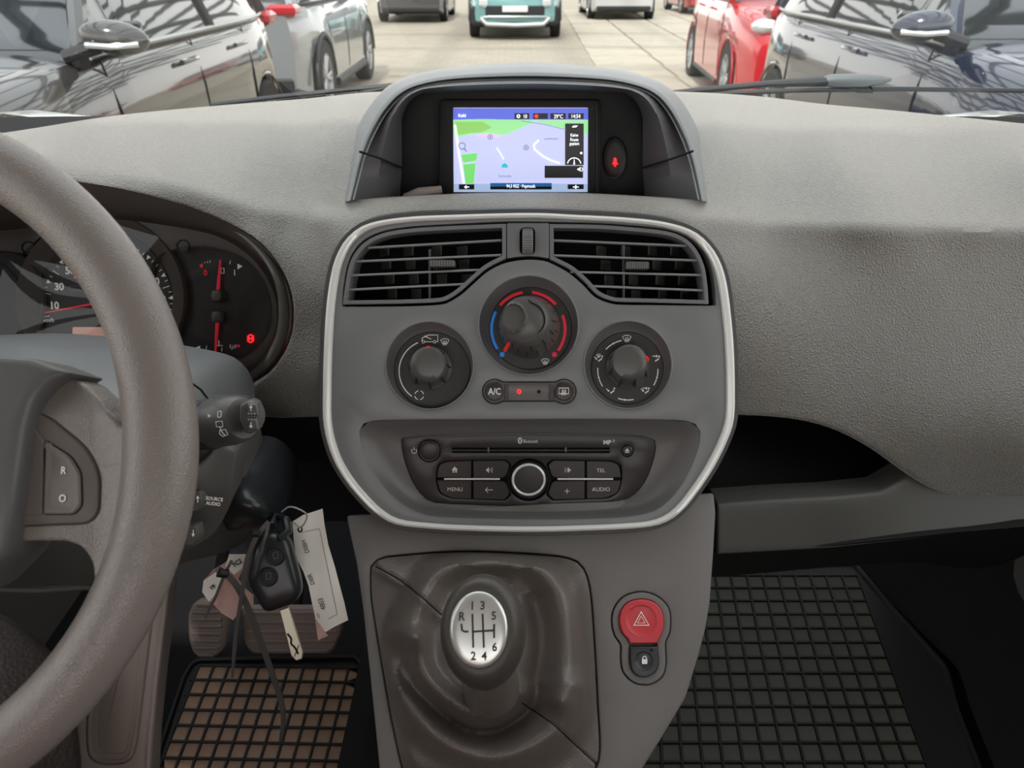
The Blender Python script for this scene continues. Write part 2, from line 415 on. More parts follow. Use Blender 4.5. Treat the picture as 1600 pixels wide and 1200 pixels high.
# ------------------------------------------------------------------ the car's own shell (setting)
def struct(name, mb, m, label=None, **k):
    o = mb.build(name, m, None, **k); o['kind'] = 'structure'
    if label: o['label'] = label
    return o
b = MB(); b.box((0, -.35, 2.02), (1.36, 1.75, .03), bev=.01); struct('ceiling', b, mat('headliner fabric', 'b9b5ac', .9), 'pale roof lining of the car')
b = MB(); b.box((0, .25, .60), (1.66, 2.6, .03)); b.box((0, 1.46, .90), (1.66, .03, .65)); struct('floor', b, m_carpet, 'black carpeted footwell floor')
for sx, nm in ((-1, 'left'), (1, 'right')):
    b = MB(); b.box((sx * .80, -.1, .95), (.05, 2.5, .72), bev=.01)
    for y0, y1 in ((-.25, -.33), (-1.25, -1.3)): b.tube([(sx * .78, y0, 1.25), (sx * .69, y1, 2.02)], .035, 8)
    b.tube([(sx * .80, 1.15, 1.30), (sx * .69, .52, 2.02)], .035, 8)
    b.box((sx * .755, -.86, 1.65), (.04, .95, .80), bev=.01)  # unseen blank panel, added to cut light from the rear sides
    struct('wall_' + nm, b, mat('door lining ' + nm, '5a5652', .7), 'grey door lining, pillars and added light-blocking rear panel on the %s side' % nm)
b = MB(); b.box((0, -1.3, .92), (1.5, .04, .64)); b.box((0, -1.3, 1.96), (1.5, .04, .12)); struct('wall_back', b, m_carpet, 'unseen black rear panel of the cabin, sized for the light it lets in')  # out of view; height chosen for how much light enters from behind
xs = [-.82 + 1.64 * i / 16 for i in range(17)]
def wy(x): return 1.42 - .22 * (x / .8) ** 2
C = [[(x * (1 - .13 * t), wy(x) * (1 - t) + .52 * t, 1.30 * (1 - t) + 2.01 * t) for x in xs] for t in (0, .33, .66, 1)]
b = MB(); b.loft(C, False); struct('window_1', b, m_glass, 'clear windscreen above the dashboard')
# white bonnet of the car itself and the black scuttle under the glass
bon = thing('bonnet', (0, 1.7, 1.3), 'white bonnet of the car just beyond the foot of the windscreen', 'bonnet')
C = [[(x * 1.02, wy(x) + .02 + .62 * t, 1.20 + .190 * min(1, abs(x) / .74) ** 3 - .30 * t * t - .02 * t) for x in [-.86 + 1.72 * i / 24 for i in range(25)]] for t in [j / 8 for j in range(9)]]
b = MB(); b.loft(C, False); b.build('bonnet_skin', mat('white car paint', 'f2f2ee', .25, coat=1), bon)
C = [[(x, wy(x) + dy, z + 1.341 + .05 * min(1, abs(x) / .8) ** 1.5) for x in xs] for dy, z in ((-.10, -.08), (-.07, -.01), (.0, 0), (.02, -.01), (.03, -.08))]
sc = thing('scuttle_panel', (0, 1.4, 1.2), 'black scuttle strip with a rubber seal along the foot of the windscreen', 'scuttle')
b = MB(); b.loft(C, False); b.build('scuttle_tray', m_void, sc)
# wipers (outside the glass)
m_wip = mat('wiper black', '2b2f33', .4)
wr = thing('windscreen_wiper', tuple(at(1330, 130, 1.42)), 'black wiper arm with broad pivot cover lying beyond the passenger side of the dashboard', 'wiper')
A = lambda px, py, y=1.42: at(px, py, y)
b = MB(); b.tube([A(1000, 151), A(1090, 141), A(1200, 131), A(1292, 127)], [.004, .005, .006, .009], 8); b.build('wiper_arm', m_wip, wr)
b = MB(); b.tube([A(1285, 126), A(1300, 126), A(1350, 126), A(1378, 125), A(1392, 124)], [.007, .011, .012, .008, .003], 10); b.build('pivot_cover', mat('wiper cover', '6d7377', .45), wr)
b = MB(); b.tube([A(1100, 147), A(1250, 141), A(1400, 139), A(1620, 142), A(1800, 148)], .0045, 6); b.build('blade', m_wip, wr)
b = MB(); b.tube([A(1320, 131), A(1340, 140), A(1362, 141), A(1358, 131)], .006, 6); b.build('hinge', m_wip, wr)
wl = thing('windscreen_wiper', tuple(at(500, 150, 1.42)), 'thin black wiper blade lying beyond the dashboard left of the screen hood', 'wiper')
b = MB(); b.tube([A(330, 164), A(440, 151), A(540, 141), A(640, 131)], .0045, 8); b.build('blade', m_wip, wl)
b = MB(); b.tube([A(560, 146), A(610, 136), A(700, 131)], .005, 8); b.build('wiper_arm', m_wip, wl)

# ------------------------------------------------------------------ dashboard
dash = thing('dashboard', (0, .85, 1.2), 'grey grained moulded dashboard spanning the cabin under the windscreen', 'dashboard')
far = [(-250, 238, 0, .92), (0, 207, 0, 1.0), (168, 181, 0, 1.06), (330, 165, 0, 1.12), (470, 154, 0, 1.2), (600, 142, 0, 1.22), (828, 138, 0, 1.22), (1050, 142, 0, 1.22), (1180, 149, 0, 1.2), (1290, 162, 0, 1.14), (1400, 172, 0, 1.1), (1520, 184, 0, 1.04), (1600, 192, 0, 1.0), (1850, 218, 0, .92)]
ctl = [(a, b_, d) for a, b_, c, d in far]
ctl += [(-250, 270, .80), (0, 235, .82), (200, 215, .87), (400, 205, .92), (520, 200, .93), (1130, 210, .93), (1300, 230, .90), (1600, 250, .85), (1850, 260, .82)]
ctl += [(60, 248, .660), (130, 262, .658), (250, 283, .658), (330, 306, .662), (400, 330, .668), (470, 345, .685), (350, 270, .74), (450, 270, .79), (520, 310, .74), (-100, 262, .66), (-250, 300, .66)]
ctl += [(60, 272, .652), (200, 296, .650), (300, 325, .650), (360, 352, .648), (400, 372, .645), (455, 440, .638), (470, 520, .632), (440, 600, .630), (470, 655, .64), (-200, 320, .65), (500, 340, .665), (500, 450, .625), (500, 600, .615)]
ctl += [(545, 318, .715), (700, 308, .71), (828, 306, .705), (960, 308, .71), (1100, 318, .715), (600, 330, .66), (828, 322, .658), (1050, 330, .66), (828, 400, .62), (828, 600, .60), (650, 500, .61), (1000, 500, .61)]
ctl += [(1130, 350, .675), (1200, 352, .70), (1300, 354, .705), (1450, 357, .705), (1600, 362, .70), (1850, 375, .69), (1160, 420, .645), (1300, 420, .688), (1450, 425, .688), (1600, 430, .682), (1850, 440, .67),
        (1165, 540, .622), (1300, 560, .65), (1450, 560, .65), (1600, 560, .645), (1165, 640, .62), (1300, 655, .63), (1450, 680, .62), (1600, 700, .615), (1850, 700, .61), (1500, 775, .625), (1600, 785, .625), (1850, 785, .62),
        (-250, 450, .60), (-250, 640, .60), (-120, 640, .60), (80, 640, .605), (260, 640, .62), (380, 645, .63), (-250, 550, .60), (1200, 300, .78), (1400, 300, .78), (1600, 310, .77)]
def kink(x, y):                          # the moulded crease between the top and the front of the pad
    c_ = np.interp(x, [-250, 0, 60, 130, 250, 330, 400, 470, 540, 600, 700, 828, 960, 1050, 1130, 1200, 1300, 1600, 1850], [300, 240, 246, 262, 283, 306, 327, 337, 335, 330, 323, 320, 323, 330, 343, 351, 354, 361, 375])
    u = (c_ - y) / 3.0; return .0016 * 3.0 * np.where(u > 20, u, np.log1p(np.exp(np.minimum(u, 20))))
_dt = TPS([(a, b_, d - float(kink(a, b_))) for a, b_, d in ctl], .008)
def dashY(x, y): return _dt(x, y) + kink(np.atleast_1d(x), np.atleast_1d(y))
out = [(a, b_) for a, b_, c, d in far]
out = cr(out, 70) + cr([(1850, 219), (1855, 500), (1850, 786)], 20)[1:] + cr([(1850, 787), (1600, 788), (1540, 787), (1480, 775), (1440, 756), (1400, 729), (1360, 701), (1310, 675), (1260, 660), (1200, 652), (1150, 650)], 60)[1:] + [(1090, 648), (560, 650), (497, 653), (440, 655), (400, 652), (370, 645), (250, 640), (-250, 640)]
clus_hole = cr([(-60, 290), (0, 276), (60, 274), (120, 284), (200, 298), (290, 322), (350, 346), (400, 375), (432, 410), (452, 450), (458, 490), (452, 532), (430, 572), (400, 598), (365, 613), (300, 620), (100, 622), (-120, 600), (-215, 500), (-190, 370)], 90, True)
nav_hole = cr([(542, 313), (548, 285), (562, 237), (580, 200), (605, 165)], 16) + cr([(640, 152), (828, 147), (1010, 152)], 14) + cr([(1040, 165), (1065, 200), (1083, 245), (1098, 285), (1102, 313)], 16) + cr([(1045, 311), (932, 305), (828, 303.5), (720, 305), (627, 309.5)], 22)
stack_hole = cr([(800, 352), (1030, 366), (1085, 400), (1112, 500), (1120, 632), (800, 636), (540, 632), (542, 500), (562, 400), (625, 366)], 70, True)
pad = psurf('upper_pad', out, [clus_hole, nav_hole, stack_hole], dashY, m_pad, dash, step=9, rnd=7, hrnd=5, back=(0, .05, -.012))
# padded hood round the navigation screen
def w3(pts): return [at(*p) for p in pts]
def hoodc(sc_, y0, y1, dx=0, dy=0):
    base = [(540, 315), (547, 285), (557, 245), (572, 205), (594, 168), (622, 140), (660, 125), (720, 116), (828, 111.5), (935, 117), (990, 126), (1030, 142), (1056, 170), (1078, 212), (1090, 250), (1098, 285), (1104, 315)]
    n = len(base); r = []
    for i, (x, y) in enumerate(base):
        t = abs(i - 8) / 8; cx, cy = 822, 260; d = math.hypot(x - cx, y - cy)
        r.append((x + (cx - x) / d * sc_ * (1 if abs(i - 8) > 5 else 1.1), y + (cy - y) / d * sc_, y0 * t ** 1.5 + y1 * (1 - t ** 1.5)))
    return cr(r, 80)
b = MB(); b.loft([w3(hoodc(-14, .90, 1.02)), w3(hoodc(-6, .80, .92)), w3(hoodc(-1.5, .73, .84)), w3(hoodc(0, .708, .80)), w3(hoodc(3, .700, .785)), w3(hoodc(7, .698, .782)), w3(hoodc(10, .701, .788)), w3(hoodc(11.5, .712, .80))], False)
b.build('screen_hood', m_hood, dash)
panel_in = fil([(628, 322), (628, 175, 30), (650, 146, 30), (828, 140), (985, 146, 30), (1004, 175, 30), (1004, 322)], 0, 8)
pin = cr(panel_in[0:1] + panel_in[1:], 80)
pl = [at(a, b_, .80) for a, b_ in pin]
b = MB(); b.loft([w3(hoodc(11.5, .712, .80)), [at(a, b_, .745) for a, b_ in [tuple(np.array(h[:2]) * .55 + np.array(q) * .45) for h, q in zip(hoodc(11.5, 1, 1), pin)]], pl], False)
b.build('hood_lining', mat('hood lining plastic', '5a585a', .5), dash)
for sx in (0, 1):
    P = [(562, 237), (590, 246), (628, 262)] if not sx else [(1083, 236), (1050, 248), (1004, 262)]
    b = MB(); b.tube([at(P[0][0], P[0][1], .706), at(P[1][0], P[1][1], .722), at(P[2][0], P[2][1], .79)], .0012, 6); b.build('lining_seam', m_void, dash)
b = MB(); b.tube(w3([(a, b_, c - .003) for a, b_, c in hoodc(12.5, .704, .79)]), .0009, 6); b.build('hood_piping', mat('hood lip edge', '8e9092', .3), dash)
b = MB(); SF = Fr(at(815, 235, .798), (0, -math.cos(R(8)), math.sin(R(8))))
P = offp(SF.L(dens(panel_in, 6)), .004)
holed(b, P, [SF.L(fil([(689, 312), (689, 158), (936, 158), (936, 312)], 6)), SF.L(circ(961, 247, 19, 33, 28))], -.004, .006, .001)
b.build('screen_fascia', m_black, dash, SF)
# small bright lug at the foot of the screen recess
b = MB(); b.tube([at(632, 309, .765), at(655, 302, .765), at(690, 296, .77)], [.004, .006, .004], 10); b.build('recess_lug', m_trim, dash)

# instrument binnacle inside the dashboard
plate_o = [(-60, 372), (0, 362), (100, 349), (190, 344), (300, 359), (355, 376), (398, 408), (425, 450), (434, 500), (418, 548), (380, 588), (320, 610), (200, 614), (50, 612), (-110, 590), (-190, 500), (-165, 420)]
CF = tilt(180, 480, .70, 24)
N = 90; rim = polar(clus_hole, (150, 450), N); pin2 = polar(cr(plate_o, 80, True), (150, 450), N)
mid1 = [tuple(np.array(a) * .85 + np.array(c) * .15) for a, c in zip(rim, pin2)]
b = MB(); b.loft([[at(a, c, .656) for a, c in rim], [at(a, c, .668) for a, c in mid1], [CF.p(a, c, .004) for a, c in pin2]])
b.build('binnacle_wall', m_brown, dash)
b = MB(); pts = cr([(352, 352), (388, 374), (418, 405), (438, 445), (444, 492), (436, 535), (412, 573), (375, 600), (320, 616), (250, 622), (100, 622)], 60)
ys = np.interp(np.linspace(0, 1, 60), [0, .2, 1], [.68, .655, .650]); rr = list(np.interp(np.linspace(0, 1, 60), [0, .12, .3, 1], [.001, .0035, .0052, .0058]))
b.tube([at(a, c, y) for (a, c), y in zip(pts, ys)], rr, 14); b.build('binnacle_ring', mat('binnacle ring plastic', '63635f', .32), dash)
# lower storage shelf, knee panel, cubby
SHc = TPS([(1100, 785, .60), (1100, 865, .58), (1300, 775, .61), (1300, 857, .595), (1450, 757, .63), (1450, 838, .60), (1600, 740, .64), (1600, 828, .60), (1850, 740, .63), (1850, 815, .59)])
sh = [(1121, 788, 3), (1121, 868, 3), (1300, 858), (1500, 836), (1600, 828), (1850, 812), (1850, 720), (1480, 720), (1418, 744), (1388, 762, 8), (1375, 769, 6), (1300, 777), (1200, 782)]
psurf('storage_shelf', fil(sh, 0, 4), [], SHc, m_dark, dash, step=10, rnd=5, back=(0, .03, -.005))
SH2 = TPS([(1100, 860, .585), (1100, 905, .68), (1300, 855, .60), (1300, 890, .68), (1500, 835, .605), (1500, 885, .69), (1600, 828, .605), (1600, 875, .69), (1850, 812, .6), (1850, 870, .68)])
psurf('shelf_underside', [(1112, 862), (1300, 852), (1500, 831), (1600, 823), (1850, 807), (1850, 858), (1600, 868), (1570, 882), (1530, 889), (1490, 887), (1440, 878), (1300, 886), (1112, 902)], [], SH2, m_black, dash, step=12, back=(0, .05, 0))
b = MB(); b.box((.5, .80, 1.13), (.56, .02, .30), bev=.004); b.box((.80, .74, 1.1), (.02, .2, .4)); b.box((.5, .76, 1.245), (.58, .16, .02), bev=.004); b.box((.52, .715, 1.085), (.62, .17, .03), bev=.004); b.build('cubby_lining', m_void, dash)  # shade inside the cubby put into a near-black lining
b = MB(); KF = tilt(1200, 690, .775, 4); P = KF.L(fil([(1152, 672), (1243, 668), (1246, 700), (1240, 709), (1150, 712)], 5)); b.rings(P, [(0, 0), (0, .004), (-.001, .005)]); b.build('socket_panel', m_dark, dash, KF)
b = MB(); b.rings(KF.L(circ(1180, 690, 9, 7, 20)), [(0, .005), (0, .008), (-.002, .008)]); b.rings(KF.L(circ(1222, 688, 9, 7, 20)), [(0, .005), (0, .008), (-.002, .008)]); b.build('socket_cap', m_black, dash, KF)
b = MB(); b.box((-.12, .70, 1.13), (.66, .03, .24), bev=.01); b.box((.0, .74, .88), (.30, .10, .5), bev=.02); b.build('knee_panel', m_black, dash)
KP = TPS([(370, 655, .665), (500, 655, .66), (370, 760, .69), (500, 760, .70), (380, 860, .72), (500, 860, .73)])
psurf('lower_fascia', [(330, 648), (520, 648), (540, 700), (548, 800), (430, 800), (424, 735), (418, 706), (330, 706)], [], KP, m_black, dash, step=12, rnd=3, back=(0, .03, 0))
b = MB(); b.tube([at(365, 705, .655), at(395, 706, .66), at(426, 707, .665)], .0012, 6); b.build('fascia_seam', m_shroud, dash)

# ------------------------------------------------------------------ centre stack panel
BF = tilt(828, 580, .56, 25)
stack = thing('centre_console_panel', tuple(BF.o), 'anthracite centre panel with satin silver frame holding vents, climate dials and radio', 'console panel')
ringo = cr([(828, 333), (900, 336), (975, 340), (1037, 347), (1082, 361), (1110, 385), (1127, 415), (1136, 450), (1142, 497), (1146, 547), (1147.5, 605), (1146, 655), (1135, 690), (1115, 730), (1092, 765), (1067, 796), (1040, 815), (1000, 824), (900, 829), (820, 830.5), (740, 829), (680, 826), (620, 819), (588, 802), (562, 777), (540, 750), (522, 720), (510, 685), (505, 652), (505, 610), (506, 560), (510, 485), (517.5, 430), (527.5, 397), (545, 370), (575, 350), (630, 340), (705, 336)], 150, True)
RO = BF.L(ringo); k1 = BF.k(828, 580)
# silver stripe is wider on the flanks
RI = []
for (x, y), q in zip(ringo, offp(ringo, -1)):
    nx, ny = q[0] - x, q[1] - y; wdt = 8.0 + 5.0 * min(1, abs(nx) ** 1.5); RI.append((x + nx * wdt, y + ny * wdt))
RIl = BF.L(RI)
b = MB(); n = len(RO)
def mixr(t, h, e=0.0): return [(a[0] * (1 - t) + c[0] * t, a[1] * (1 - t) + c[1] * t, h) for a, c in zip(offp(RO, e) if e else RO, RIl)]
b.loft([mixr(0, -.006), mixr(0, .0015), mixr(.12, .0028), mixr(.5, .0034), mixr(.88, .0024), mixr(1, .001), mixr(1, -.004)])
b.build('silver_frame', m_silver, stack, BF)
b = MB(); b.rings(RO, [(.0042, -.075), (.0058, -.02), (.0056, -.006), (.0035, -.0005), (-.0005, -.0002), (-.0006, -.004)], False, False); b.build('surround', mat('stack surround plastic', '4a4948', .4), stack, BF)
ventL = cr([(791, 349.5), (705, 353), (642, 357), (600, 364), (572, 377), (555, 395), (545, 417), (539, 450), (536, 474.5)], 40) + cr([(537, 476), (630, 474.5), (685, 472), (702, 467), (720, 455), (740, 437), (760, 420), (780, 409), (791, 404)], 40)
ventR = cr([(858.5, 350), (925, 351), (975, 354), (1040, 361), (1070, 372), (1088, 390), (1100, 415), (1105, 445), (1107, 474)], 40) + cr([(1106, 475.5), (1020, 473), (975, 472), (955, 470), (932, 460), (915, 442), (892, 422), (867, 409), (859, 405)], 40)
holeL = [(x, y) for x, y in ventL]; holeR = [(x + (9 if x > 1080 else 0) * min(1, (x - 1080) / 15 if x > 1080 else 0), y) for x, y in ventR]
topstrip = [(791, 350)]
hole_all = cr([(535, 477), (536.5, 450), (542, 417), (552, 393), (569, 374), (598, 361), (641, 354), (705, 350), (791, 346), (858, 346.5), (925, 348), (978, 351), (1043, 358), (1075, 369), (1098, 388), (1111, 415), (1117, 445), (1119, 476)], 90) + cr([(1117, 477.5), (1020, 476.5), (975, 476), (955, 474), (930, 464), (912, 446), (890, 427), (865, 413), (850, 407.5), (828, 405.5), (805, 407.5), (783, 413), (762, 424), (742, 441), (722, 459), (703, 471), (686, 476), (630, 478.5), (537, 479)], 90)
lip = {'L': (671, 571, 69), 'C': (826, 508, 78), 'R': (981, 570, 69)}; inn = {'L': (675, 578, 60), 'C': (829, 513, 65), 'R': (980, 575, 57)}
dog = []
for t in np.linspace(-1.0, 1.0, 15): dog.append((773 - 20 * math.cos(t * math.pi * .72) , 612 + 20 * math.sin(t * math.pi * .72)))
dog = [(773 + 19.5 * math.cos(a), 612 + 19.5 * math.sin(a)) for a in np.linspace(R(-52), R(-308), 22)] + [(881 + 19.5 * math.cos(a), 612 + 19.5 * math.sin(a)) for a in np.linspace(R(128), R(-128), 22)]
recess = cr([(800, 655.5), (900, 655), (1000, 655.5), (1060, 657), (1085, 662), (1094, 675), (1092, 695), (1082, 724), (1065, 757), (1042, 785), (1012, 802), (950, 810), (826, 812), (700, 809), (655, 802), (618, 780), (588, 745), (571, 712), (562, 680), (566, 664), (585, 658), (650, 656)], 90, True)
b = MB(); kk = .0009
holed(b, offp(RIl, .0002), [BF.L(hole_all), BF.L(circ(*lip['L'], n=56)), BF.L(circ(*lip['C'], n=60)), BF.L(circ(*lip['R'], n=56)), BF.L(dog), BF.L(recess)], 0, .006, kk, hdepth=.012)
fp = b.build('face_panel', m_panel, stack, BF)
# dished recesses
for q in 'LCR':
    b = MB(); dep = -.011 if q == 'C' else -.009
    Cs = []
    for t, h in ((0, -.0009), (.12, -.0022), (.5, dep * .62), (.85, dep * .95), (1, dep)):
        cx, cy, r = [lip[q][i] * (1 - t) + inn[q][i] * t for i in range(3)]; Cs.append([(*v, h) for v in BF.L(circ(cx, cy, r, n=56), h)])
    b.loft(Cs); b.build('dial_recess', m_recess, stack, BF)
    b = MB(); b.tube([(*v, -.0002) for v in BF.L(circ(*lip[q], n=64))], .0009, 8, True); b.build('recess_lip', m_panel, stack, BF)
face = [(627, 689), (629, 685), (636, 682), (730, 678), (800, 676.5), (850, 676.5), (975, 679), (1014, 682.5), (1021, 685), (1025, 691), (1023, 712), (1012, 745), (997, 767), (975, 781), (925, 788), (826, 790.5), (692, 786), (665, 778), (645, 753), (631, 716)]
face = cr(face, 90, True); cc = (826, 733)
RF = Fr(BF.p(826, 733, -.018), (0, -math.cos(R(17)), math.sin(R(17))))
b = MB(); A_ = polar(recess, cc, 110); B_ = polar(face, cc, 110)
Cs = []
for t, e in ((0, 0), (.08, .10), (.3, .5), (.65, .85), (1, 1)):
    Cs.append([BF.p(a[0] * (1 - t) + c[0] * t, a[1] * (1 - t) + c[1] * t, -.0008) * (1 - e) + RF.p(a[0] * (1 - t) + c[0] * t, a[1] * (1 - t) + c[1] * t, 0) * e for a, c in zip(A_, B_)])
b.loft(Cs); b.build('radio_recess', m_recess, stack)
# plastic piece between vents with the airflow thumb wheel
b = MB(); mp_ = fil([(792, 348.5, 2.5), (858, 348.5, 2.5), (858, 404, 2.5), (845, 401.5), (826, 400), (806, 401.5), (792, 404, 2.5)], 0, 3)
slot = fil([(812, 355), (836, 355), (836, 398), (812, 398)], 9, 6)
holed(b, BF.L(mp_), [BF.L(slot)], .0005, .01, .0006); b.build('vent_bridge', m_vent, stack, BF)
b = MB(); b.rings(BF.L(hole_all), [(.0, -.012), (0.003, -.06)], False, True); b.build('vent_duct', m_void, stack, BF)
tw = thing('vent_shutter_wheel', tuple(BF.p(824, 377)), 'small ribbed grey thumb wheel in the strip between the two air vents', 'thumb wheel')
b = MB(); c0 = BF.l(824.5, 377, 0); b_r = .0125
M_ = Matrix.Translation((c0[0], c0[1], -.0065)) @ Matrix.Rotation(R(90), 4, 'Y')
b.lathe([(b_r - .0015, -.0045), (b_r, -.0038), (b_r, .0038), (b_r - .0015, .0045)], 40, M=M_); b.build('wheel', m_slat, tw, BF)
b = MB()
for i in range(-6, 7):
    a = R(i * 9); 
    b.box((c0[0], c0[1] + math.sin(a) * b_r, -.0065 + math.cos(a) * b_r), (.007, .0007, .0008))
b.build('ribs', m_dark, tw, BF)

# ------------------------------------------------------------------ air vents
def clipx(P, y0fun, x):  # placeholder to keep outline access simple
    return x
def vent(label, vo, slats, rodx, tab, vanes):
    t = thing('air_vent', tuple(BF.p(*[sum(v[i] for v in vo) / len(vo) for i in (0, 1)])), label, 'air vent', 'air vents in the centre panel')
    inner = offp(vo, -6.5)
    b = MB(); holed(b, BF.L(vo), [BF.L(inner)], .001, .022, .0007); b.build('frame', m_vent, t, BF)
    for (x0, y0), (x1, y1) in slats:
        b = MB(); a = BF.l(x0, y0, -.002); c = BF.l(x1, y1, -.002); L_ = math.hypot(c[0] - a[0], c[1] - a[1]); an = math.atan2(c[1] - a[1], c[0] - a[0])
        M_ = Matrix.Translation(((a[0] + c[0]) / 2, (a[1] + c[1]) / 2, -.010)) @ Matrix.Rotation(an, 4, 'Z') @ Matrix.Rotation(R(4), 4, 'X')
        b.box((0, 0, 0), (L_ + .002, .0019, .017), M_, .0006); b.build('slat', m_slat, t, BF)
    b = MB(); a = BF.l(rodx, slats[0][0][1] + 3, -.016); c = BF.l(rodx, 470, -.016); b.tube([(*a, -.019), (*c, -.019)], .0012, 8); b.build('linkage_rod', m_vent, t, BF)
    x0, x1, y0, y1 = tab; P = BF.L(fil([(x0, y0), (x1, y0), (x1, y1), (x0, y1)], 3)); b = MB(); b.rings(P, [(0, -.014), (0, .0012), (-.0008, .002)])
    tb = b.build('slider_tab', m_dark, t, BF)
    b = MB()
    for i in range(9):
        for j in range(4):
            q = BF.l(x0 + 3 + (x1 - x0 - 6) * i / 8, y0 + 2.6 + (y1 - y0 - 5.2) * j / 3, .002); b.box((q[0], q[1], .002), (.0009, .0007, .0008))
    b.build('grip', m_slat, tb, BF)
    for x, y, w in vanes:
        b = MB(); q = BF.l(x, y, -.028); M_ = Matrix.Translation((q[0], q[1], -.030)) @ Matrix.Rotation(R(38 if w > 0 else -38), 4, 'Y')
        b.box((0, 0, 0), (.0016, .0085, .016), M_, .0005); b.build('vane', m_dark, t, BF)
    return t
vent('left air vent with five dark horizontal openings, its corner curving over the fan dial', ventL, [((576, 386), (782, 374.5)), ((556, 407.5), (782, 397.5)), ((547, 429.5), (752, 420.5)), ((544, 452), (724, 443))], 671, (671, 711, 406.5, 417.5),
     [(x + dx, y, 1) for y, dx in ((392, 0), (413, 3), (436, 8), (459, 12)) for x in (600, 638, 682, 722)][:14])
vent('right air vent next to the passenger side, its corner curving over the airflow dial', ventR, [((864, 374.5), (1071, 383)), ((864, 398), (1090, 406)), ((893, 424), (1097, 429)), ((920, 446), (1101, 453))], 975, (978, 1014, 409, 421),
     [(x + dx, y, -1) for y, dx in ((392, 0), (414, 7), (438, 12), (461, 16)) for x in (940, 978, 1020, 1055)])

# ------------------------------------------------------------------ climate dials
def icon_screen(b, F, cx, cy, s, h, w=1.1, rear=False):     # demist symbol
    k = F.k(cx, cy, h) * w
    if rear: P = [(cx - s, cy - s * .62), (cx + s, cy - s * .62), (cx + s, cy + s * .55), (cx - s, cy + s * .55)]
    else: P = [(cx - s, cy - s * .45), (cx - s * .5, cy - s * .68), (cx, cy - s * .75), (cx + s * .5, cy - s * .68), (cx + s, cy - s * .45), (cx + s * .55, cy + s * .45), (cx - s * .55, cy + s * .45)]
    b.stroke(F.L(P, h), k, h, True)
    for dx in (-.33, 0, .33): b.stroke(F.L([(cx + dx * s, cy - s * .3), (cx + dx * s + s * .05, cy + s * .1), (cx + dx * s - s * .05, cy + s * .45), (cx + dx * s, cy + s * .85)], h), k * .85, h)
def icon_man(b, F, cx, cy, s, h, feet=False, face=False, scr=False):
    k = F.k(cx, cy, h)
    b.poly([(x, y) for x, y in F.L(circ(cx + s * .7, cy - s * .45, s * .2, n=10), h)], h, .0001)
    b.stroke(F.L([(cx + s * .62, cy - s * .1), (cx + s * .45, cy + s * .25), (cx, cy + s * .45), (cx - s * .15, cy + s * .7)], h), k * s * .26, h)
    if face: b.stroke(F.L([(cx - s * .75, cy - s * .5), (cx + s * .05, cy - s * .5)], h), k * s * .17, h); b.poly(F.L([(cx + s * .02, cy - s * .85), (cx + s * .42, cy - s * .5), (cx + s * .02, cy - s * .15)], h), h, .0001)
    if feet: b.stroke(F.L([(cx - s * 1.1, cy - s * .35), (cx - s * .65, cy + s * .02)], h), k * s * .17, h); b.poly(F.L([(cx - s * .85, cy + s * .25), (cx - s * .4, cy + s * .28), (cx - s * .45, cy - s * .2)], h), h, .0001)
    if scr: icon_screen(b, F, cx - s * .1, cy - s * .6, s * .5, h, .7)
def arc(cx, cy, r, a0, a1, n=24): return [(cx + r * math.cos(R(a0 + (a1 - a0) * i / (n - 1))), cy - r * math.sin(R(a0 + (a1 - a0) * i / (n - 1)))) for i in range(n)]
def dialthing(name, q, label, dep):
    t = thing(name, tuple(BF.p(inn[q][0], inn[q][1])), label, 'dial', 'climate dials')
    b = MB(); cx, cy, r = inn[q]; b.rings(BF.L(circ(cx, cy, r - .3, n=56), dep), [(0, dep - .003), (0, dep + .0002), (-.0006, dep + .0008)]); b.build('dial_face', m_dial, t, BF)
    return t, dep + .0011
def knob(t, prof, nteeth, px, py, dep, toff, m=m_knob, ribs=True):
    """prof: list (radius_px, height, px, py)"""
    b = MB(); Cs = []
    for r, h, cx, cy in prof:
        Cs.append([(*v, h) for v in BF.L(circ(cx, cy, r, n=64), h)])
    b.loft(Cs, True, False, True); return b.build('knob', m, t, BF)
def smallknob(t, c0, c1, dep, pa):
    x0, y0 = c0; x1, y1 = c1
    kb = knob(t, [(34.5, dep, x0, y0), (34, dep + .004, x0, y0 - .5), (30.5, dep + .006, (x0 * 2 + x1) / 3, (y0 * 2 + y1) / 3), (28.5, dep + .018, x1, y1 + .5), (27, dep + .020, x1, y1), (25, dep + .0211, x1, y1), (16, dep + .0217, x1, y1), (6, dep + .0218, x1, y1)], 8, 0, 0, dep, 0)
    b = MB()
    for i in range(8):
        a = R(pa + 45 * i)
        if i == 0: continue
        p0 = BF.l(x0 + 32 * math.cos(a), y0 - 32 * math.sin(a), dep + .006); p1 = BF.l(x1 + 27.2 * math.cos(a), y1 - 27.2 * math.sin(a), dep + .0185)
        b.tube([(*p0, dep + .006), (*p1, dep + .0185)], .0009, 6)
    b.build('grip_ribs', m_dial, kb, BF)
    a = R(pa); p0 = BF.l(x0 + 33 * math.cos(a), y0 - 33 * math.sin(a), dep + .007); p1 = BF.l(x1 + 26 * math.cos(a), y1 - 26 * math.sin(a), dep + .0205)
    b = MB(); b.tube([(*p0, dep + .007), (p1[0] * .5 + p0[0] * .5, p1[1] * .5 + p0[1] * .5, dep + .0185), (*p1, dep + .0208)], .0014, 8); b.build('pointer', m_orange, kb, BF)
t, h = dialthing('fan_dial', 'L', 'round fan dial with black knob under the left vent, orange mark pointing up', -.009)
b = MB(); k = BF.k(671, 571)
b.stroke(BF.L(arc(672, 580, 48.5, 113, 234), h), k * 1.5, h)
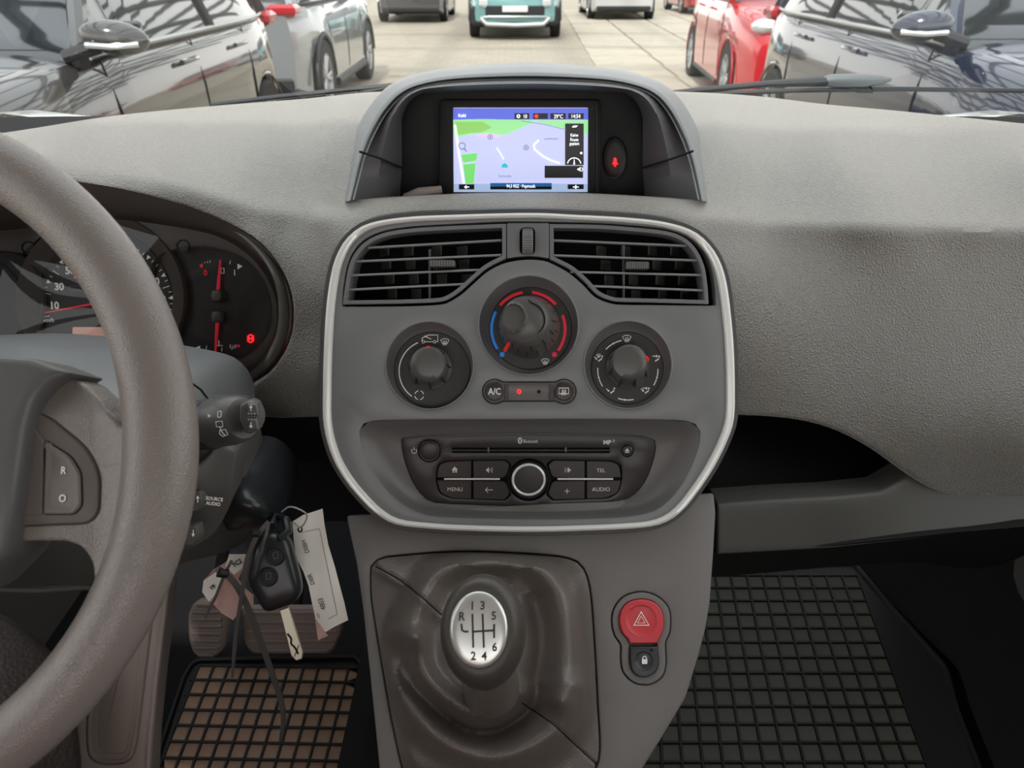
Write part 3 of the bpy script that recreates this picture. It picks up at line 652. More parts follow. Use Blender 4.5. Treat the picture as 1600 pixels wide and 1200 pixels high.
b.stroke(BF.L([(659, 533), (660, 528), (664, 526), (669, 523.5), (684, 523.5), (684, 534), (681, 534)], h), k * 1.1, h); b.stroke(BF.L([(664, 534), (677, 534)], h), k * 1.0, h); b.stroke(BF.L([(663, 525), (674, 530)], h), k * 1.2, h)
for x in (661.5, 679): b.stroke(BF.L(circ(x, 534, 2.1, n=10), h), k * .9, h, True)
icon_screen(b, BF, 695, 534, 6.5, h, .9)
for a in range(4): b.stroke(BF.L(arc(655, 617.5, 7, a * 90 + 12, a * 90 + 72, 7), h), k * 1.2, h)
b.build('dial_markings', m_white, t, BF)
smallknob(t, (672, 575.5), (669, 569), -.009, 92)
t, h = dialthing('airflow_dial', 'R', 'round airflow dial with black knob under the right vent, ringed by white air symbols', -.009)
b = MB()
for a0, a1 in ((102, 117), (121, 137), (176, 192), (197, 213), (-74 + 325, 262), (266, 281), (-31, -17), (-12, 2)): b.stroke(BF.L(arc(981, 578, 47, a0, a1, 8), h), k * 1.5, h)
for a in (119, 194.5, 264, -14.5): b.poly(BF.L(circ(981 + 47 * math.cos(R(a)), 578 - 47 * math.sin(R(a)), 1.5, n=8), h), h, .0001)
icon_screen(b, BF, 979.5, 529, 6.8, h, .9); icon_man(b, BF, 1025, 560, 7, h, face=True); icon_man(b, BF, 1009, 610, 7, h, feet=True, face=True); icon_man(b, BF, 955, 610, 7, h, feet=True); icon_man(b, BF, 936, 560, 7, h, feet=True, scr=True)
b.build('dial_markings', m_white, t, BF)
smallknob(t, (981, 574), (983.5, 566), -.009, 20)
t, h = dialthing('temperature_dial', 'C', 'large temperature dial in the centre ringed by blue and red arcs', -.011)
for a0, a1, mm in ((99, 140, m_red), (84, 42, m_red), (31, -38, m_red), (152, 213, m_blue)):
    if mm is m_red and a0 == 31: a0, a1 = 22, -36
    b = MB(); b.stroke(BF.L(arc(825.5, 514, 57.5, a0, a1), h), k * 4.4, h); b.build('colour_arc', mm, t, BF)
for x, y, mm in ((784.5, 554, m_blue), (866.5, 554, m_red)):
    b = MB(); b.poly(BF.L(circ(x, y, 4, n=16), h), h, .0002); b.build('colour_dot', mm, t, BF)
b = MB(); icon_screen(b, BF, 852, 565, 6, h, .9); b.build('dial_markings', m_white, t, BF)
kb = knob(t, [(49, -.011, 827, 512), (48.5, -.006, 826.5, 510), (46.5, -.003, 826, 509), (45, .001, 825.5, 508), (43, .004, 825, 507), (41, .014, 823, 504), (38.5, .021, 821, 501), (35.5, .0235, 820, 499.5)], 8, 0, 0, 0, 0)
b = MB()     # turned cap with finger dimple
hx = lambda x, y: 0
capP = circ(820, 499.5, 36, n=64)
cc0 = BF.l(802, 496.5, .0235); RX, RY = k1 * 17.5, k1 * 19.5
P = BF.L(capP, .0235)
gx, gy = [], []
def caph(x, y):
    u = ((x - cc0[0]) / RX) ** 2 + ((y - cc0[1]) / RY) ** 2
    c1 = BF.l(820, 499.5, .0235); v = math.hypot(x - c1[0], y - c1[1]) / (k1 * 36)
    hh = .0045 * (1 - v ** 2.2)
    if u < 1: hh -= .0145 * (1 - u) ** .75
    elif u < 1.5: hh += .0009 * (1 - (u - 1) / .5)
    return hh
holed(b, P, [], .0235, .002, 0, k1 * 2.0, caph); b.build('knob_cap', m_knob, kb, BF, ang=60)
b = MB(); q = [(824, 466, .023), (829, 472, .0262), (842, 479, .0262), (850, 492, .026), (850, 508, .0255), (838, 521, .025), (822, 523, .0245), (813, 529, .022), (812, 545, .010)]
b.tube([(*BF.l(x, y, z), z) for x, y, z in cr(q, 26)], .0006, 6); b.build('cap_seam', m_void, kb, BF)
b = MB()
for i in range(18):
    a = R(20 * i + 8); x, y = 826 + 46.5 * math.cos(a), 509 - 46.5 * math.sin(a); p0 = BF.l(x, y, -.003); x2, y2 = 825 + 42.5 * math.cos(a), 507 - 42.5 * math.sin(a); p1 = BF.l(x2, y2, .0045)
    b.tube([(*p0, -.0025), (*p1, .0048)], .0005, 5)
for a in (70, 50, 5, -20, -48, -80, -125):
    a = R(a); p0 = BF.l(825 + 42 * math.cos(a), 507 - 42 * math.sin(a), .008); p1 = BF.l(822 + 39 * math.cos(a), 503 - 39 * math.sin(a), .018); b.tube([(*p0, .008), (*p1, .018)], .0008, 5)
b.build('grip_ribs', m_dial, kb, BF)
b = MB(); p0 = BF.l(789, 548, .0); p1 = BF.l(796, 535, .008); b.tube([(*p0, .000), (*p1, .011)], .0015, 8); b.build('pointer', m_orange, kb, BF)

# ------------------------------------------------------------------ climate button strip
t = thing('climate_button_strip', tuple(BF.p(828, 612)), 'black dumbbell shaped strip with two round buttons under the temperature dial', 'button strip')
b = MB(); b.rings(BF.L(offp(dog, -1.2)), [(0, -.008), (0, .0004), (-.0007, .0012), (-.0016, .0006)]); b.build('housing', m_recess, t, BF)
for x, nm, P2 in ((772.5, 'a', [(788, 601), (795, 601), (795, 624), (788, 624)]), (881, 'b', [(866, 601), (858, 601), (858, 624), (866, 624)])):
    b = MB(); b.rings(BF.L(circ(x, 611.5, 14.5, n=32), .001), [(0, -.002), (0, .0014), (-.0008, .0024), (-.004, .0030), (-.007, .0031)])
    o = b.build('button', m_btn, t, BF)
    b = MB(); b.rings(BF.L(fil(P2, 1.5, 3), .001), [(0, -.002), (0, .0010), (-.0005, .0014)]); b.build('button_tab', m_btn, o, BF)
    b = MB()
    if nm == 'a': addtext(b, BF, 'A/C', x, 611.5, 10, .0035, .85)
    else: icon_screen(b, BF, x, 611, 7.6, .0034, 1.2, True)
    b.build('button_marking', m_white, o, BF)
b = MB(); b.stroke(BF.L(circ(811, 612, 2.6, n=14), .0010), k1 * 1.8, .0010, True); b.build('indicator_light', m_lamp, t, BF)
b = MB(); b.poly(BF.L(circ(842, 612, 3, n=14), .0008), .0008, .0002); b.build('dark_indicator', m_void, t, BF)
# ------------------------------------------------------------------ radio
rad = thing('car_radio', tuple(RF.p(826, 733)), 'black car radio with disc slot, round dial and lettered keys, low in the centre panel', 'radio')
kr = RF.k(826, 733)
slotp = fil([(706, 699), (952, 699), (952, 707), (706, 707)], 1)
btnA = [(682, 734, 1), (685, 724, 6), (696, 720, 6), (738, 718.5), (738, 747), (682, 747)]
grpL = fil([(681, 748), (684, 724, 8), (700, 719, 4), (790, 717.5, 3), (799, 725, 4), (792, 748, 14), (799, 772, 4), (790, 781, 3), (705, 778, 6), (686, 770, 8)], 0, 5)
grpR = fil([(972, 748), (971, 724, 8), (955, 719, 4), (862, 717.5, 3), (853, 725, 4), (861, 748, 14), (853, 772, 4), (862, 781, 3), (950, 778, 6), (966, 770, 8)], 0, 5)
b = MB(); holed(b, RF.L(offp(face, -1.2)), [RF.L(slotp), RF.L(grpL), RF.L(grpR), RF.L(circ(826, 749, 33, n=44)), RF.L(circ(671, 704, 17.5, n=32)), RF.L(circ(980, 704, 9.5, n=24))], .0012, .004, .0006, hdepth=.0035)
b.build('faceplate', m_radio, rad, RF)
b = MB(); b.rings(RF.L(offp(face, 1.0)), [(0, -.012), (0, -.003)]); b.build('radio_body', m_void, rad, RF)
b = MB(); b.box((*RF.l(829, 703.5, .0005), .0004), (kr * 246, kr * 1.6, .0008)); b.build('slot_lip', m_radio, rad, RF)
for x in (763, 884):
    b = MB(); b.box((*RF.l(x, 702.5, .001), .0012), (kr * 2.8, kr * 8, .0012), bev=.0003); b.build('slot_guide', mat('slot guide grey', '6b6866', .4), rad, RF)
def key(P, nm='key'):
    b = MB(); b.rings(RF.L(offp(P, -.8)), [(0, -.002), (0, .0010), (-.0005, .0017)]); return b.build(nm, m_btn, rad, RF)
def splitgrp(xm, s):
    L = lambda pts: fil([((1653 - q[0] if s else q[0]), *q[1:]) for q in pts], 0, 4)
    return [L([(682, 746, 3), (685, 724, 8), (700, 719.5, 4), (737.5, 718.5, 3), (737.5, 747, 3)]), L([(738.5, 718.5, 3), (789, 718, 3), (797.5, 725, 4), (791.5, 746, 8), (738.5, 747, 3)]),
            L([(682, 749, 3), (737.5, 749, 3), (737.5, 779.5, 3), (706, 778, 6), (687, 770, 8)]), L([(738.5, 749, 3), (791.5, 750, 8), (798, 771, 4), (789, 780.5, 3), (738.5, 779.5, 3)])]
LA = splitgrp(0, 0); RA = splitgrp(0, 1); hb = .0021
def house(b, cx, cy): b.poly(RF.L([(cx - 5, cy), (cx, cy - 5), (cx + 5, cy), (cx + 3.4, cy), (cx + 3.4, cy + 4.6), (cx + 1, cy + 4.6), (cx + 1, cy + 1.5), (cx - 1, cy + 1.5), (cx - 1, cy + 4.6), (cx - 3.4, cy + 4.6), (cx - 3.4, cy)], hb), hb, .0001)
marks = [lambda b: house(b, 710.5, 734), lambda b: (b.poly(RF.L([(764, 730), (764, 739), (759, 734.5)], hb), hb, .0001), b.stroke(RF.L([(769, 730.5), (769, 738.5), (765.5, 734.5)], hb), kr, hb, True)),
         lambda b: addtext(b, RF, 'MENU', 711, 764.5, 6.2, hb, 1.0, bold=0), lambda b: (b.stroke(RF.L([(758, 765.5), (770, 765.5)], hb), kr * 1.1, hb), b.stroke(RF.L([(762.5, 761.5), (758.5, 765.5), (762.5, 769.5)], hb), kr * 1.1, hb))]
marksR = [lambda b: addtext(b, RF, 'TEL', 939, 735, 6.0, hb, 1.0, bold=0), lambda b: (b.poly(RF.L([(887, 730), (887, 739), (892.5, 734.5)], hb), hb, .0001), b.stroke(RF.L([(883, 730.5), (883, 738.5), (886.5, 734.5)], hb), kr, hb, True)),
          lambda b: addtext(b, RF, 'AUDIO', 939, 764.5, 6.2, hb, 1.0, bold=0), lambda b: (b.stroke(RF.L([(882, 767.5), (890, 767.5)], hb), kr * 1.1, hb), b.stroke(RF.L([(886, 763.5), (886, 771.5)], hb), kr * 1.1, hb))]
m_mk = mat('glowing pale key legend', 'cfccc6', .6, emit=.08)  # key legends also carry a slight added glow
for P, f in list(zip(LA, marks)) + list(zip(RA, marksR)):
    o = key(P); b = MB(); f(b); b.build('key_marking', m_mk, o, RF)
for x0, x1 in ((694, 781), (871, 958)):
    b = MB(); b.tube([(*RF.l(x0, 748.5, .002), .002), (*RF.l(x1, 748.5, .002), .002)], .0009, 8); b.build('silver_bar', m_silver, rad, RF)
b = MB(); c = RF.l(826, 749, 0); r0 = kr * 32; b.lathe([(r0, -.003), (r0, .0), (kr * 30, .003), (kr * 27.5, .007), (kr * 26.5, .008)], 48, c); dl = b.build('volume_dial', m_black, rad, RF)
b = MB(); c = RF.l(826, 749.5, .008); b.lathe([(kr * 26.5, .0075), (kr * 26.2, .0088), (kr * 24.4, .0094), (kr * 22.8, .0088), (kr * 22.5, .0076)], 48, c, cap=False); b.build('chrome_ring', m_silver, dl, RF)
b = MB(); b.lathe([(kr * 23, .0076), (kr * 22, .0082), (kr * 12, .0085)], 48, c); b.build('dial_cap', m_btn, dl, RF)
b = MB(); b.rings(RF.L(circ(671, 704, 16.3, n=32)), [(0, -.002), (0, .0012), (-.0006, .0016), (-.0012, .0015), (-.0018, .0024), (-.004, .003)]); b.build('power_button', m_btn, rad, RF)
b = MB(); b.rings(RF.L(circ(980, 704, 8.5, n=24)), [(0, -.002), (0, .0012), (-.0008, .0018)]); o = b.build('eject_button', m_btn, rad, RF)
b = MB(); b.poly(RF.L([(976.5, 705), (983.5, 705), (980, 700.5)], .002), .002, .0001); b.poly(RF.L([(976.5, 706), (983.5, 706), (983.5, 707.3), (976.5, 707.3)], .002), .002, .0001); b.build('key_marking', m_mk, o, RF)
h = .00135
b = MB(); b.stroke(RF.L(arc(647, 704.5, 4, -230, 50, 14), h), kr, h); b.stroke(RF.L([(647, 699), (647, 704)], h), kr, h); b.build('power_symbol', m_mk, rad, RF)
b = MB(); P = RF.L(circ(812.5, 688.5, 3.6, 5, 16), h); b.poly(P, h, .0001); b.build('wireless_emblem', m_mk, rad, RF)
b = MB(); b.stroke(RF.L([(810.8, 686.6), (814.3, 690.4), (812.5, 692.2), (812.5, 684.8), (814.3, 686.6), (810.8, 690.4)], h + .0002), kr * .7, h + .0002); b.build('emblem_rune', m_radio, rad, RF)
b = MB(); addtext(b, RF, 'Bluetooth', 829, 689.5, 5.4, h, .74, bold=.0); b.build('faceplate_lettering', m_mk, rad, RF)
b = MB(); addtext(b, RF, 'MP', 949, 691, 6.4, h, 1.05, bold=.04); addtext(b, RF, '3', 959, 689, 3.8, h, 1.0, bold=.03)
b.build('faceplate_lettering', m_mk, rad, RF)

# ------------------------------------------------------------------ navigation screen
nav = thing('navigation_screen', tuple(SF.p(812, 236)), 'small colour navigation display showing a map, set under the dashboard hood', 'display')
b = MB(); holed(b, SF.L(fil([(686, 320), (688, 156, 5), (937, 156, 5), (939, 320)], 0, 4)), [SF.L([(709, 300), (708, 168), (919, 168), (918, 300)])], .004, .012, .001); b.build('screen_bezel', m_black, nav, SF)
b = MB(); b.tube([(*SF.l(924, 172, .004), .0035), (*SF.l(932, 164, .004), .0045), (*SF.l(933, 300, .004), .0045)], .001, 6); b.build('bezel_edge', m_dial, nav, SF)
def em(name, c, s=.9): return mat('screen ' + name, c, .5, emit=s)
def flat(name, P, m, h, par=nav, F=SF): 
    b = MB(); b.add([(x, y, h) for x, y in F.L(P, h)], [tuple(range(len(P)))]); return b.build(name, m, par, F, False)
S0 = .0002
flat('map_area', [(708, 300), (708, 169), (919, 169), (918, 300)], em('map lilac', 'b3b8dd'), S0)
flat('title_bar', [(708, 187), (708, 169), (919, 169), (919, 187)], em('bar blue', '5a66c8'), S0 * 2)
e_gr, e_gr2, e_gr3 = em('green', '8fd08f'), em('leaf green', '83bb62'), em('bright green', '6cc766')
flat('park_area', cr([(710, 188), (830, 188), (822, 196), (800, 206), (785, 211), (765, 209), (745, 208), (712, 213)], 30, True), e_gr, S0 * 2)
flat('park_area', [(711, 190), (755, 190), (769, 199), (752, 207), (735, 208), (716, 211)], e_gr2, S0 * 3)
flat('park_area', [(828, 188), (919, 188), (919, 210), (885, 202), (850, 193)], e_gr, S0 * 2)
flat('park_area', [(720, 242), (746, 239), (744, 251), (724, 254)], e_gr3, S0 * 3); flat('park_area', [(724, 257), (743, 255), (739, 300), (729, 300)], e_gr3, S0 * 3)
flat('pink_area', [(742, 212), (765, 208), (785, 212), (765, 216)], em('pink', 'd2b4d6'), S0 * 3)
flat('bottom_bar', [(709, 300), (709, 287), (918, 287), (918, 300)], em('bottom bar', '95a9c8'), S0 * 4)
e_road, e_wht, e_dk, e_blk = em('road white', 'dcdcf2', 1.0), em('white', 'f2f4fa', 1.1), em('slate', '6d7492', .7), mat('screen black', '0b0c12', .3)
b = MB(); ks = SF.k(812, 236)
for P, w in (([(711, 195), (717, 240), (727, 300)], 3.5), ([(776, 231), (781, 238), (787, 249)], 1.6), ([(842, 219), (834, 226), (835, 233), (848, 244), (862, 251), (875, 255)], 2.4)): b.stroke(SF.L(P), ks * w, S0 * 3.5)
b.build('map_roads', e_road, nav, SF)['kind'] = 'stuff'
b = MB(); h = S0 * 5
b.stroke(SF.L([(815, 189), (850, 194), (885, 203)]), ks * .8, h); b.stroke(SF.L(circ(722, 228, 5, n=18)), ks * 1.3, h, True); b.stroke(SF.L([(725.5, 232), (729, 236.5)]), ks * 1.6, h)
for x, y in ((766, 214), (822, 230.5)): b.stroke(SF.L(circ(x, y, 3.6, n=14)), ks * 1.1, h, True); b.poly(SF.L(circ(x, y, 1.5, n=8)), h)
addtext(b, SF, 'Laimbeckstr', 862, 216.5, 3.4, h, .95, bold=0); addtext(b, SF, 'Fachstraße', 789, 275, 3.6, h, .9, bold=0)
b.build('map_symbols', e_dk, nav, SF)['kind'] = 'stuff'
flat('position_marker', [(783.5, 262), (784.5, 257), (789, 254.5), (793, 258), (793.5, 262)], em('teal', '2aa6b8', 1.0), h)
for nm, P in (('status_tab', [(804, 177), (827, 177), (827, 186), (804, 186)]), ('status_tab', [(833, 177), (856, 177), (856, 186), (833, 186)]), ('status_tab', [(860, 177), (884, 177), (884, 186), (860, 186)]), ('status_tab', [(888, 177), (912, 177), (912, 186), (888, 186)]),
              ('side_panel', [(883, 193), (912, 193), (912, 258), (883, 258)]), ('volume_box', [(851, 259), (911, 259), (911, 278), (851, 278)]), ('corner_tab', [(717, 288), (741, 288), (741, 296), (717, 296)]), ('corner_tab', [(887, 288), (912, 288), (912, 295.5), (887, 295.5)])):
    flat(nm, P, e_blk, h)
flat('station_bar', [(766, 286), (862, 286), (862, 296), (766, 296)], em('station blue', '1f5e93', .6), h); flat('station_bar', [(766, 291.5), (862, 291.5), (862, 296), (766, 296)], e_blk, h * 1.1)
b = MB(); h2 = h * 1.5
addtext(b, SF, 'Kehl', 722, 180.5, 4.6, h2, 1.0, bold=.02)
addtext(b, SF, '10', 821, 181.8, 5.6, h2, .8); addtext(b, SF, '29°C', 872.5, 181.8, 5.6, h2, .85); addtext(b, SF, '14:54', 900, 181.5, 5.6, h2, .85)
b.stroke(SF.L(circ(810, 181.5, 2.2, n=10)), ks * 1.6, h2, True)
for s_, y in (('Keine', 211), ('Route', 218), ('geplant', 225)): addtext(b, SF, s_, 897.5, y, 4.6, h2, .8)
b.poly(SF.L([(893, 199), (896, 196), (903, 196), (900, 199)]), h2)
b.stroke(SF.L(arc(897, 257, 10.5, 10, 170, 14)), ks * 1.4, h2); b.poly(SF.L([(895.6, 257), (897, 246), (898.4, 257)]), h2); b.poly(SF.L(circ(908, 239, 2, n=8)), h2)
b.poly(SF.L([(902, 263), (904, 263), (907, 260.5), (907, 268), (904, 265.5), (902, 265.5)]), h2); b.stroke(SF.L(arc(906, 264.5, 4, -50, 50, 8)), ks * 1, h2)
addtext(b, SF, '94,3 RSZ · Popmusik', 814, 291.5, 4.8, h2, .78)
b.stroke(SF.L([(726, 292), (733, 292)]), ks * 1.6, h2); b.stroke(SF.L([(729, 289.5), (726, 292), (729, 294.5)]), ks * 1.2, h2); b.stroke(SF.L([(895, 292), (904, 292)]), ks * 1.6, h2); b.stroke(SF.L([(899.5, 288.8), (899.5, 295)]), ks * 1.6, h2)
b.build('screen_lettering', e_wht, nav, SF)
b = MB(); b.poly(SF.L(circ(838, 181.5, 3.2, n=12)), h2); b.build('screen_symbol', em('red symbol', 'd8402a', 1), nav, SF)
sw = thing('screen_switch', tuple(SF.p(961, 247)), 'black oval rocker with a glowing red bell mark, right of the navigation display', 'switch')
b = MB(); P = SF.L(circ(961, 247, 18.5, 32.5, 32)); b.rings(P, [(0, -.006), (-.0008, -.001), (-.003, -.0035), (-.006, -.0045)]); b.build('rocker', m_dial, sw, SF)
b = MB(); b.poly(SF.L([(956.5, 257), (958, 254), (959, 248), (961, 246), (963, 248), (964, 254), (966, 257)], -.002), -.002, .0003); b.poly(SF.L(circ(961, 259, 1.6, n=8), -.002), -.002, .0003); b.build('bell_mark', m_lamp, sw, SF)

# ------------------------------------------------------------------ instrument cluster
clu = thing('instrument_cluster', tuple(CF.p(200, 480)), 'round speedometer with smaller side gauges behind the steering wheel', 'gauges')
kc = CF.k(170, 480)
spd = (160, 466, 131); 
rg_o = cr([(232, 450), (240, 410), (262, 392), (300, 385), (345, 389), (385, 405), (414, 438), (426, 478), (423, 515), (405, 543), (380, 560), (345, 566), (300, 562), (262, 545), (238, 520), (231, 490)], 60, True)
lg_o = cr([(70, 470), (60, 430), (38, 402), (10, 393), (-40, 392), (-90, 405), (-130, 440), (-142, 490), (-130, 540), (-90, 562), (0, 568), (45, 556), (62, 520)], 60, True)
b = MB(); holed(b, offp(CF.L(cr(plate_o, 90, True)), .006), [CF.L(cr([(38, 396), (75, 362)], 2) + arc(160, 466, 131, 120, 55, 20) + [(243, 372)] + cr([(262, 392), (300, 385), (345, 389), (385, 405), (414, 438), (426, 478), (423, 515), (405, 543), (380, 560), (345, 566), (300, 562), (270, 572), (160, 590), (40, 575)], 50) + cr([(0, 570), (-90, 562), (-130, 540), (-142, 490), (-130, 440), (-90, 405), (-40, 392), (10, 393)], 24))], .003, .01, .0008)
b.build('cluster_fascia', m_brown, clu, CF)
b = MB(); b.rings(CF.L(rg_o), [(.001, .0), (0, .0025), (-.0008, .003), (-.0016, .002), (-.0018, -.006)], False, False); b.build('gauge_rim', m_brown, clu, CF)
b = MB(); b.rings(CF.L(lg_o), [(.001, .0), (0, .0025), (-.0008, .003), (-.0016, .002), (-.0018, -.006)], False, False); b.build('gauge_rim', m_brown, clu, CF)
b = MB(); b.rings(CF.L(circ(*spd, n=72)), [(0, -.004), (0, .004), (-.0006, .005), (-.0016, .0045), (-.006, .002), (-.016, -.0045)], False, False); b.build('speedometer_rim', m_brown, clu, CF)
b = MB(); P = CF.L(offp(cr(plate_o, 90, True), -6), -.006); b.poly(P, -.006, .002); b.build('gauge_back', m_gauge, clu, CF)
b = MB(); b.poly(CF.L(circ(160, 470, 108, n=60), -.0045), -.0045, .001); b.build('speedometer_face', m_gauge, clu, CF)
for x, y in ((44, 387), (286, 384)):
    b = MB(); b.rings(CF.L(circ(x, y, 10.5, n=24), .003), [(0, .0025), (-.0003, .0042), (-.001, .0044), (-.002, .0028)]); b.build('clip_boss', m_dial, clu, CF)
h = -.0042; sc_ = (168, 480); 
def dp(ang, r): return (sc_[0] + r * math.cos(R(ang)), sc_[1] - r * math.sin(R(ang)))
sp2a = lambda v: 192 - v * 1.355 if v < 10 else 181 - (v - 10) * 1.0
def va(v): return 178 - (v - 10) * 1.06
b = MB()
for v in range(0, 181, 5):
    a = va(v); big = v % 20 == 10
    if big:
        P = [dp(a, 103), dp(a, 95), dp(a, 103)]; P = [dp(a + 1.8, 103), dp(a - 1.8, 103), dp(a, 96)]; b.poly(CF.L(P, h), h, .0001)
    elif v % 10 == 0: b.stroke(CF.L([dp(a, 103), dp(a, 91)], h), kc * .9, h)
    else: b.stroke(CF.L([dp(a, 103), dp(a, 98)], h), kc * .9, h)
for v in range(10, 171, 20):
    x, y = dp(va(v), 82); addtext(b, CF, str(v), x, y, 11, h, .95, bold=.035)
addtext(b, CF, 'km/h', 76, 500, 6.5, h, .9, bold=0)
b.build('speedometer_scale', m_white, clu, CF)
b = MB(); pa = CF.l(171, 470, -.001); pb = CF.l(69, 489, -.001); b.tube([(*pa, -.0005), (*pb, -.001)], [.0016, .0005], 6); b.build('speed_needle', m_red, clu, CF)
b = MB(); b.lathe([(kc * 14, -.004), (kc * 14, .001), (kc * 11, .003)], 28, CF.l(168, 472, 0)); b.build('needle_hub', m_knob, clu, CF)
b = MB(); P = fil([(114, 511), (224, 511), (224, 552), (112, 552)], 2); b.rings(CF.L(P, h), [(0, h), (0, h + .0006)]); b.build('trip_display', mat('trip display pink', 'c99a8b', .4, emit=.25), clu, CF)
b = MB(); P = CF.L(circ(125, 430.5, 6, n=16), h); b.stroke(P, kc * 1.8, h, True); b.stroke(CF.L([(125, 427), (125, 434)], h), kc * 1.6, h); b.stroke(CF.L(arc(125, 430.5, 8.5, 150, 210, 6), h), kc * 1.3, h); b.build('brake_light', m_lamp, clu, CF)
b = MB(); b.stroke(CF.L(fil([(108, 447), (130, 447), (130, 454), (108, 454)], 2), h), kc * .8, h, True); b.build('unlit_symbol', m_brown, clu, CF)
for (x, y), (x1, y1) in (((340, 462), (344, 406)), ((340, 496), (336, 554))):
    b = MB(); pa = CF.l(x, y, -.001); pb = CF.l(x1, y1, -.001); b.tube([(*pa, -.001), (*pb, -.0015)], [.0022, .0009], 6); b.build('gauge_needle', m_red, clu, CF)
    b = MB(); yy = y if y < 480 else y - 1; P = circ(340, yy, 9.5, 11, 24); P = [(px, (py if abs(py - yy) < 9.5 else yy + math.copysign(9.5, py - yy))) for px, py in P]
    b.rings(CF.L(P, 0), [(0, -.006), (0, .003), (-.001, .0045), (-.003, .005)]); b.build('needle_hub', m_knob, clu, CF)
b = MB()
addtext(b, CF, '1', 366.5, 426, 9, h, .9); b.poly(CF.L([(371, 412), (379, 416), (371, 421)], h), h, .0001)
for x, y in ((360, 410), ): b.stroke(CF.L([(x, y - 3), (x - 1, y + 3)], h), kc, h)
for x in (320, 324, 328): b.stroke(CF.L([(x, 411), (x + .5, 409 - (x - 320) * .3)], h), kc * .8, h)
b.stroke(CF.L([(345, 419), (350, 419), (350, 427), (345, 427)], h), kc * 1.2, h, True)
b.poly(CF.L([(306, 543), (313, 540), (312, 546)], h), h, .0001)
for x, y in ((323, 543), (347, 546), (360, 541), (363, 543), (366, 542), (369, 541)): b.stroke(CF.L([(x, y - 3), (x - 1, y + 3)], h), kc * .9, h)
b.stroke(CF.L([(342, 532), (342, 540)], h), kc * 1.4, h); b.stroke(CF.L([(338, 540), (348, 540)], h), kc, h)
b.build('gauge_scale', m_white, clu, CF)
b = MB(); addtext(b, CF, '0', 321, 426, 9, h, .9); b.poly(CF.L([(311, 415), (317, 411), (316, 419)], h), h, .0001); b.poly(CF.L([(372, 537), (376, 542), (370, 543)], h), h, .0001); b.build('gauge_scale', m_red, clu, CF)
b = MB(); P = CF.L(circ(391.5, 529, 4, 6, 14), h); b.stroke(P, kc * 2, h, True); b.stroke(CF.L([(386, 525), (397, 533)], h), kc, h); b.stroke(CF.L([(386, 533), (397, 525)], h), kc, h); b.stroke(CF.L([(386, 529), (397, 529)], h), kc * 1.2, h); b.build('warning_light', m_lamp, clu, CF)
b = MB(); b.poly(CF.L(circ(-40, 478, 78, n=50), -.0045), -.0045, .001); b.build('left_gauge_face', m_gauge, clu, CF)
# clear lens, slightly bowed
LP = TPS([(-190, 480, .655), (430, 480, .675), (180, 345, .70), (180, 610, .62), (-100, 370, .68), (-100, 600, .61), (20, 480, .648), (200, 480, .652), (400, 400, .69), (380, 590, .635)])
psurf('gauge_lens', cr(plate_o, 70, True), [], LP, m_lens, clu, step=20, back=(0, .001, 0))

# ------------------------------------------------------------------ steering column, remote pod, stalk
colm = thing('steering_column_cover', tuple(at(200, 620, .5)), 'grey plastic steering column shroud behind the wheel', 'column cover')
SU = TPS([(-200, 545, .52), (0, 540, .50), (150, 548, .50), (250, 568, .50), (320, 590, .51), (355, 640, .53), (0, 600, .42), (150, 620, .42), (250, 650, .43), (330, 680, .47), (0, 700, .41), (200, 700, .42), (300, 720, .45), (-200, 700, .41)])
psurf('upper_shroud', cr([(-200, 550), (-100, 542), (0, 539), (70, 543), (165, 551), (240, 562), (300, 574), (325, 585), (345, 605), (355, 632), (354, 660)], 40) + [(352, 690), (310, 705), (-200, 705)], [], SU, m_shroud, colm, step=10, rnd=8, back=(0, .06, -.02))
b = MB(); b.tube([at(300, 599, .452), at(314, 609, .458), at(331, 632, .466)], .0008, 6); b.build('shroud_seam', m_void, colm)
SL = TPS([(-100, 700, .43), (200, 700, .43), (330, 700, .47), (0, 880, .47), (150, 880, .45), (280, 880, .47), (380, 850, .50), (400, 760, .50), (430, 830, .53), (100, 920, .52)])
psurf('lower_shroud', cr([(60, 700), (340, 690), (366, 700), (380, 740), (392, 800), (392, 835), (380, 852), (345, 868), (290, 882), (240, 900), (150, 916), (60, 921)], 50) + [(-60, 925), (-60, 700)], [], SL, m_dark, colm, step=11, rnd=6, back=(0, .05, .01))
b = MB(); b.tube([at(-100, 915, .50), at(60, 921, .515), at(145, 915, .51)], .004, 8); b.build('shroud_edge', m_dark, colm)
pod = thing('audio_remote_control', tuple(at(330, 770, .45)), 'dark grey remote control pod lettered SOURCE AUDIO behind the wheel rim', 'remote control')
PD = TPS([(290, 700, .437), (360, 700, .445), (290, 860, .44), (350, 800, .447), (320, 770, .43), (250, 780, .43)])
psurf('pod_body', cr([(250, 720), (290, 728), (315, 722), (328, 708), (336, 700), (352, 700), (366, 704)], 20) + cr([(368, 712), (363, 750), (356, 792), (343, 822), (325, 842), (291, 860), (250, 872)], 24), [], PD, m_pod, pod, step=8, rnd=4, back=(0, .03, .0))
PF = Fr(at(335, 780, .4255), (-.12, -1, .45))
b = MB(); addtext(b, PF, 'SOURCE', 335, 779.5, 5.2, .0018, .95, R(-2)); addtext(b, PF, 'AUDIO', 333, 787, 5.2, .0018, .95, R(-2)); b.build('pod_lettering', m_white, pod, PF)
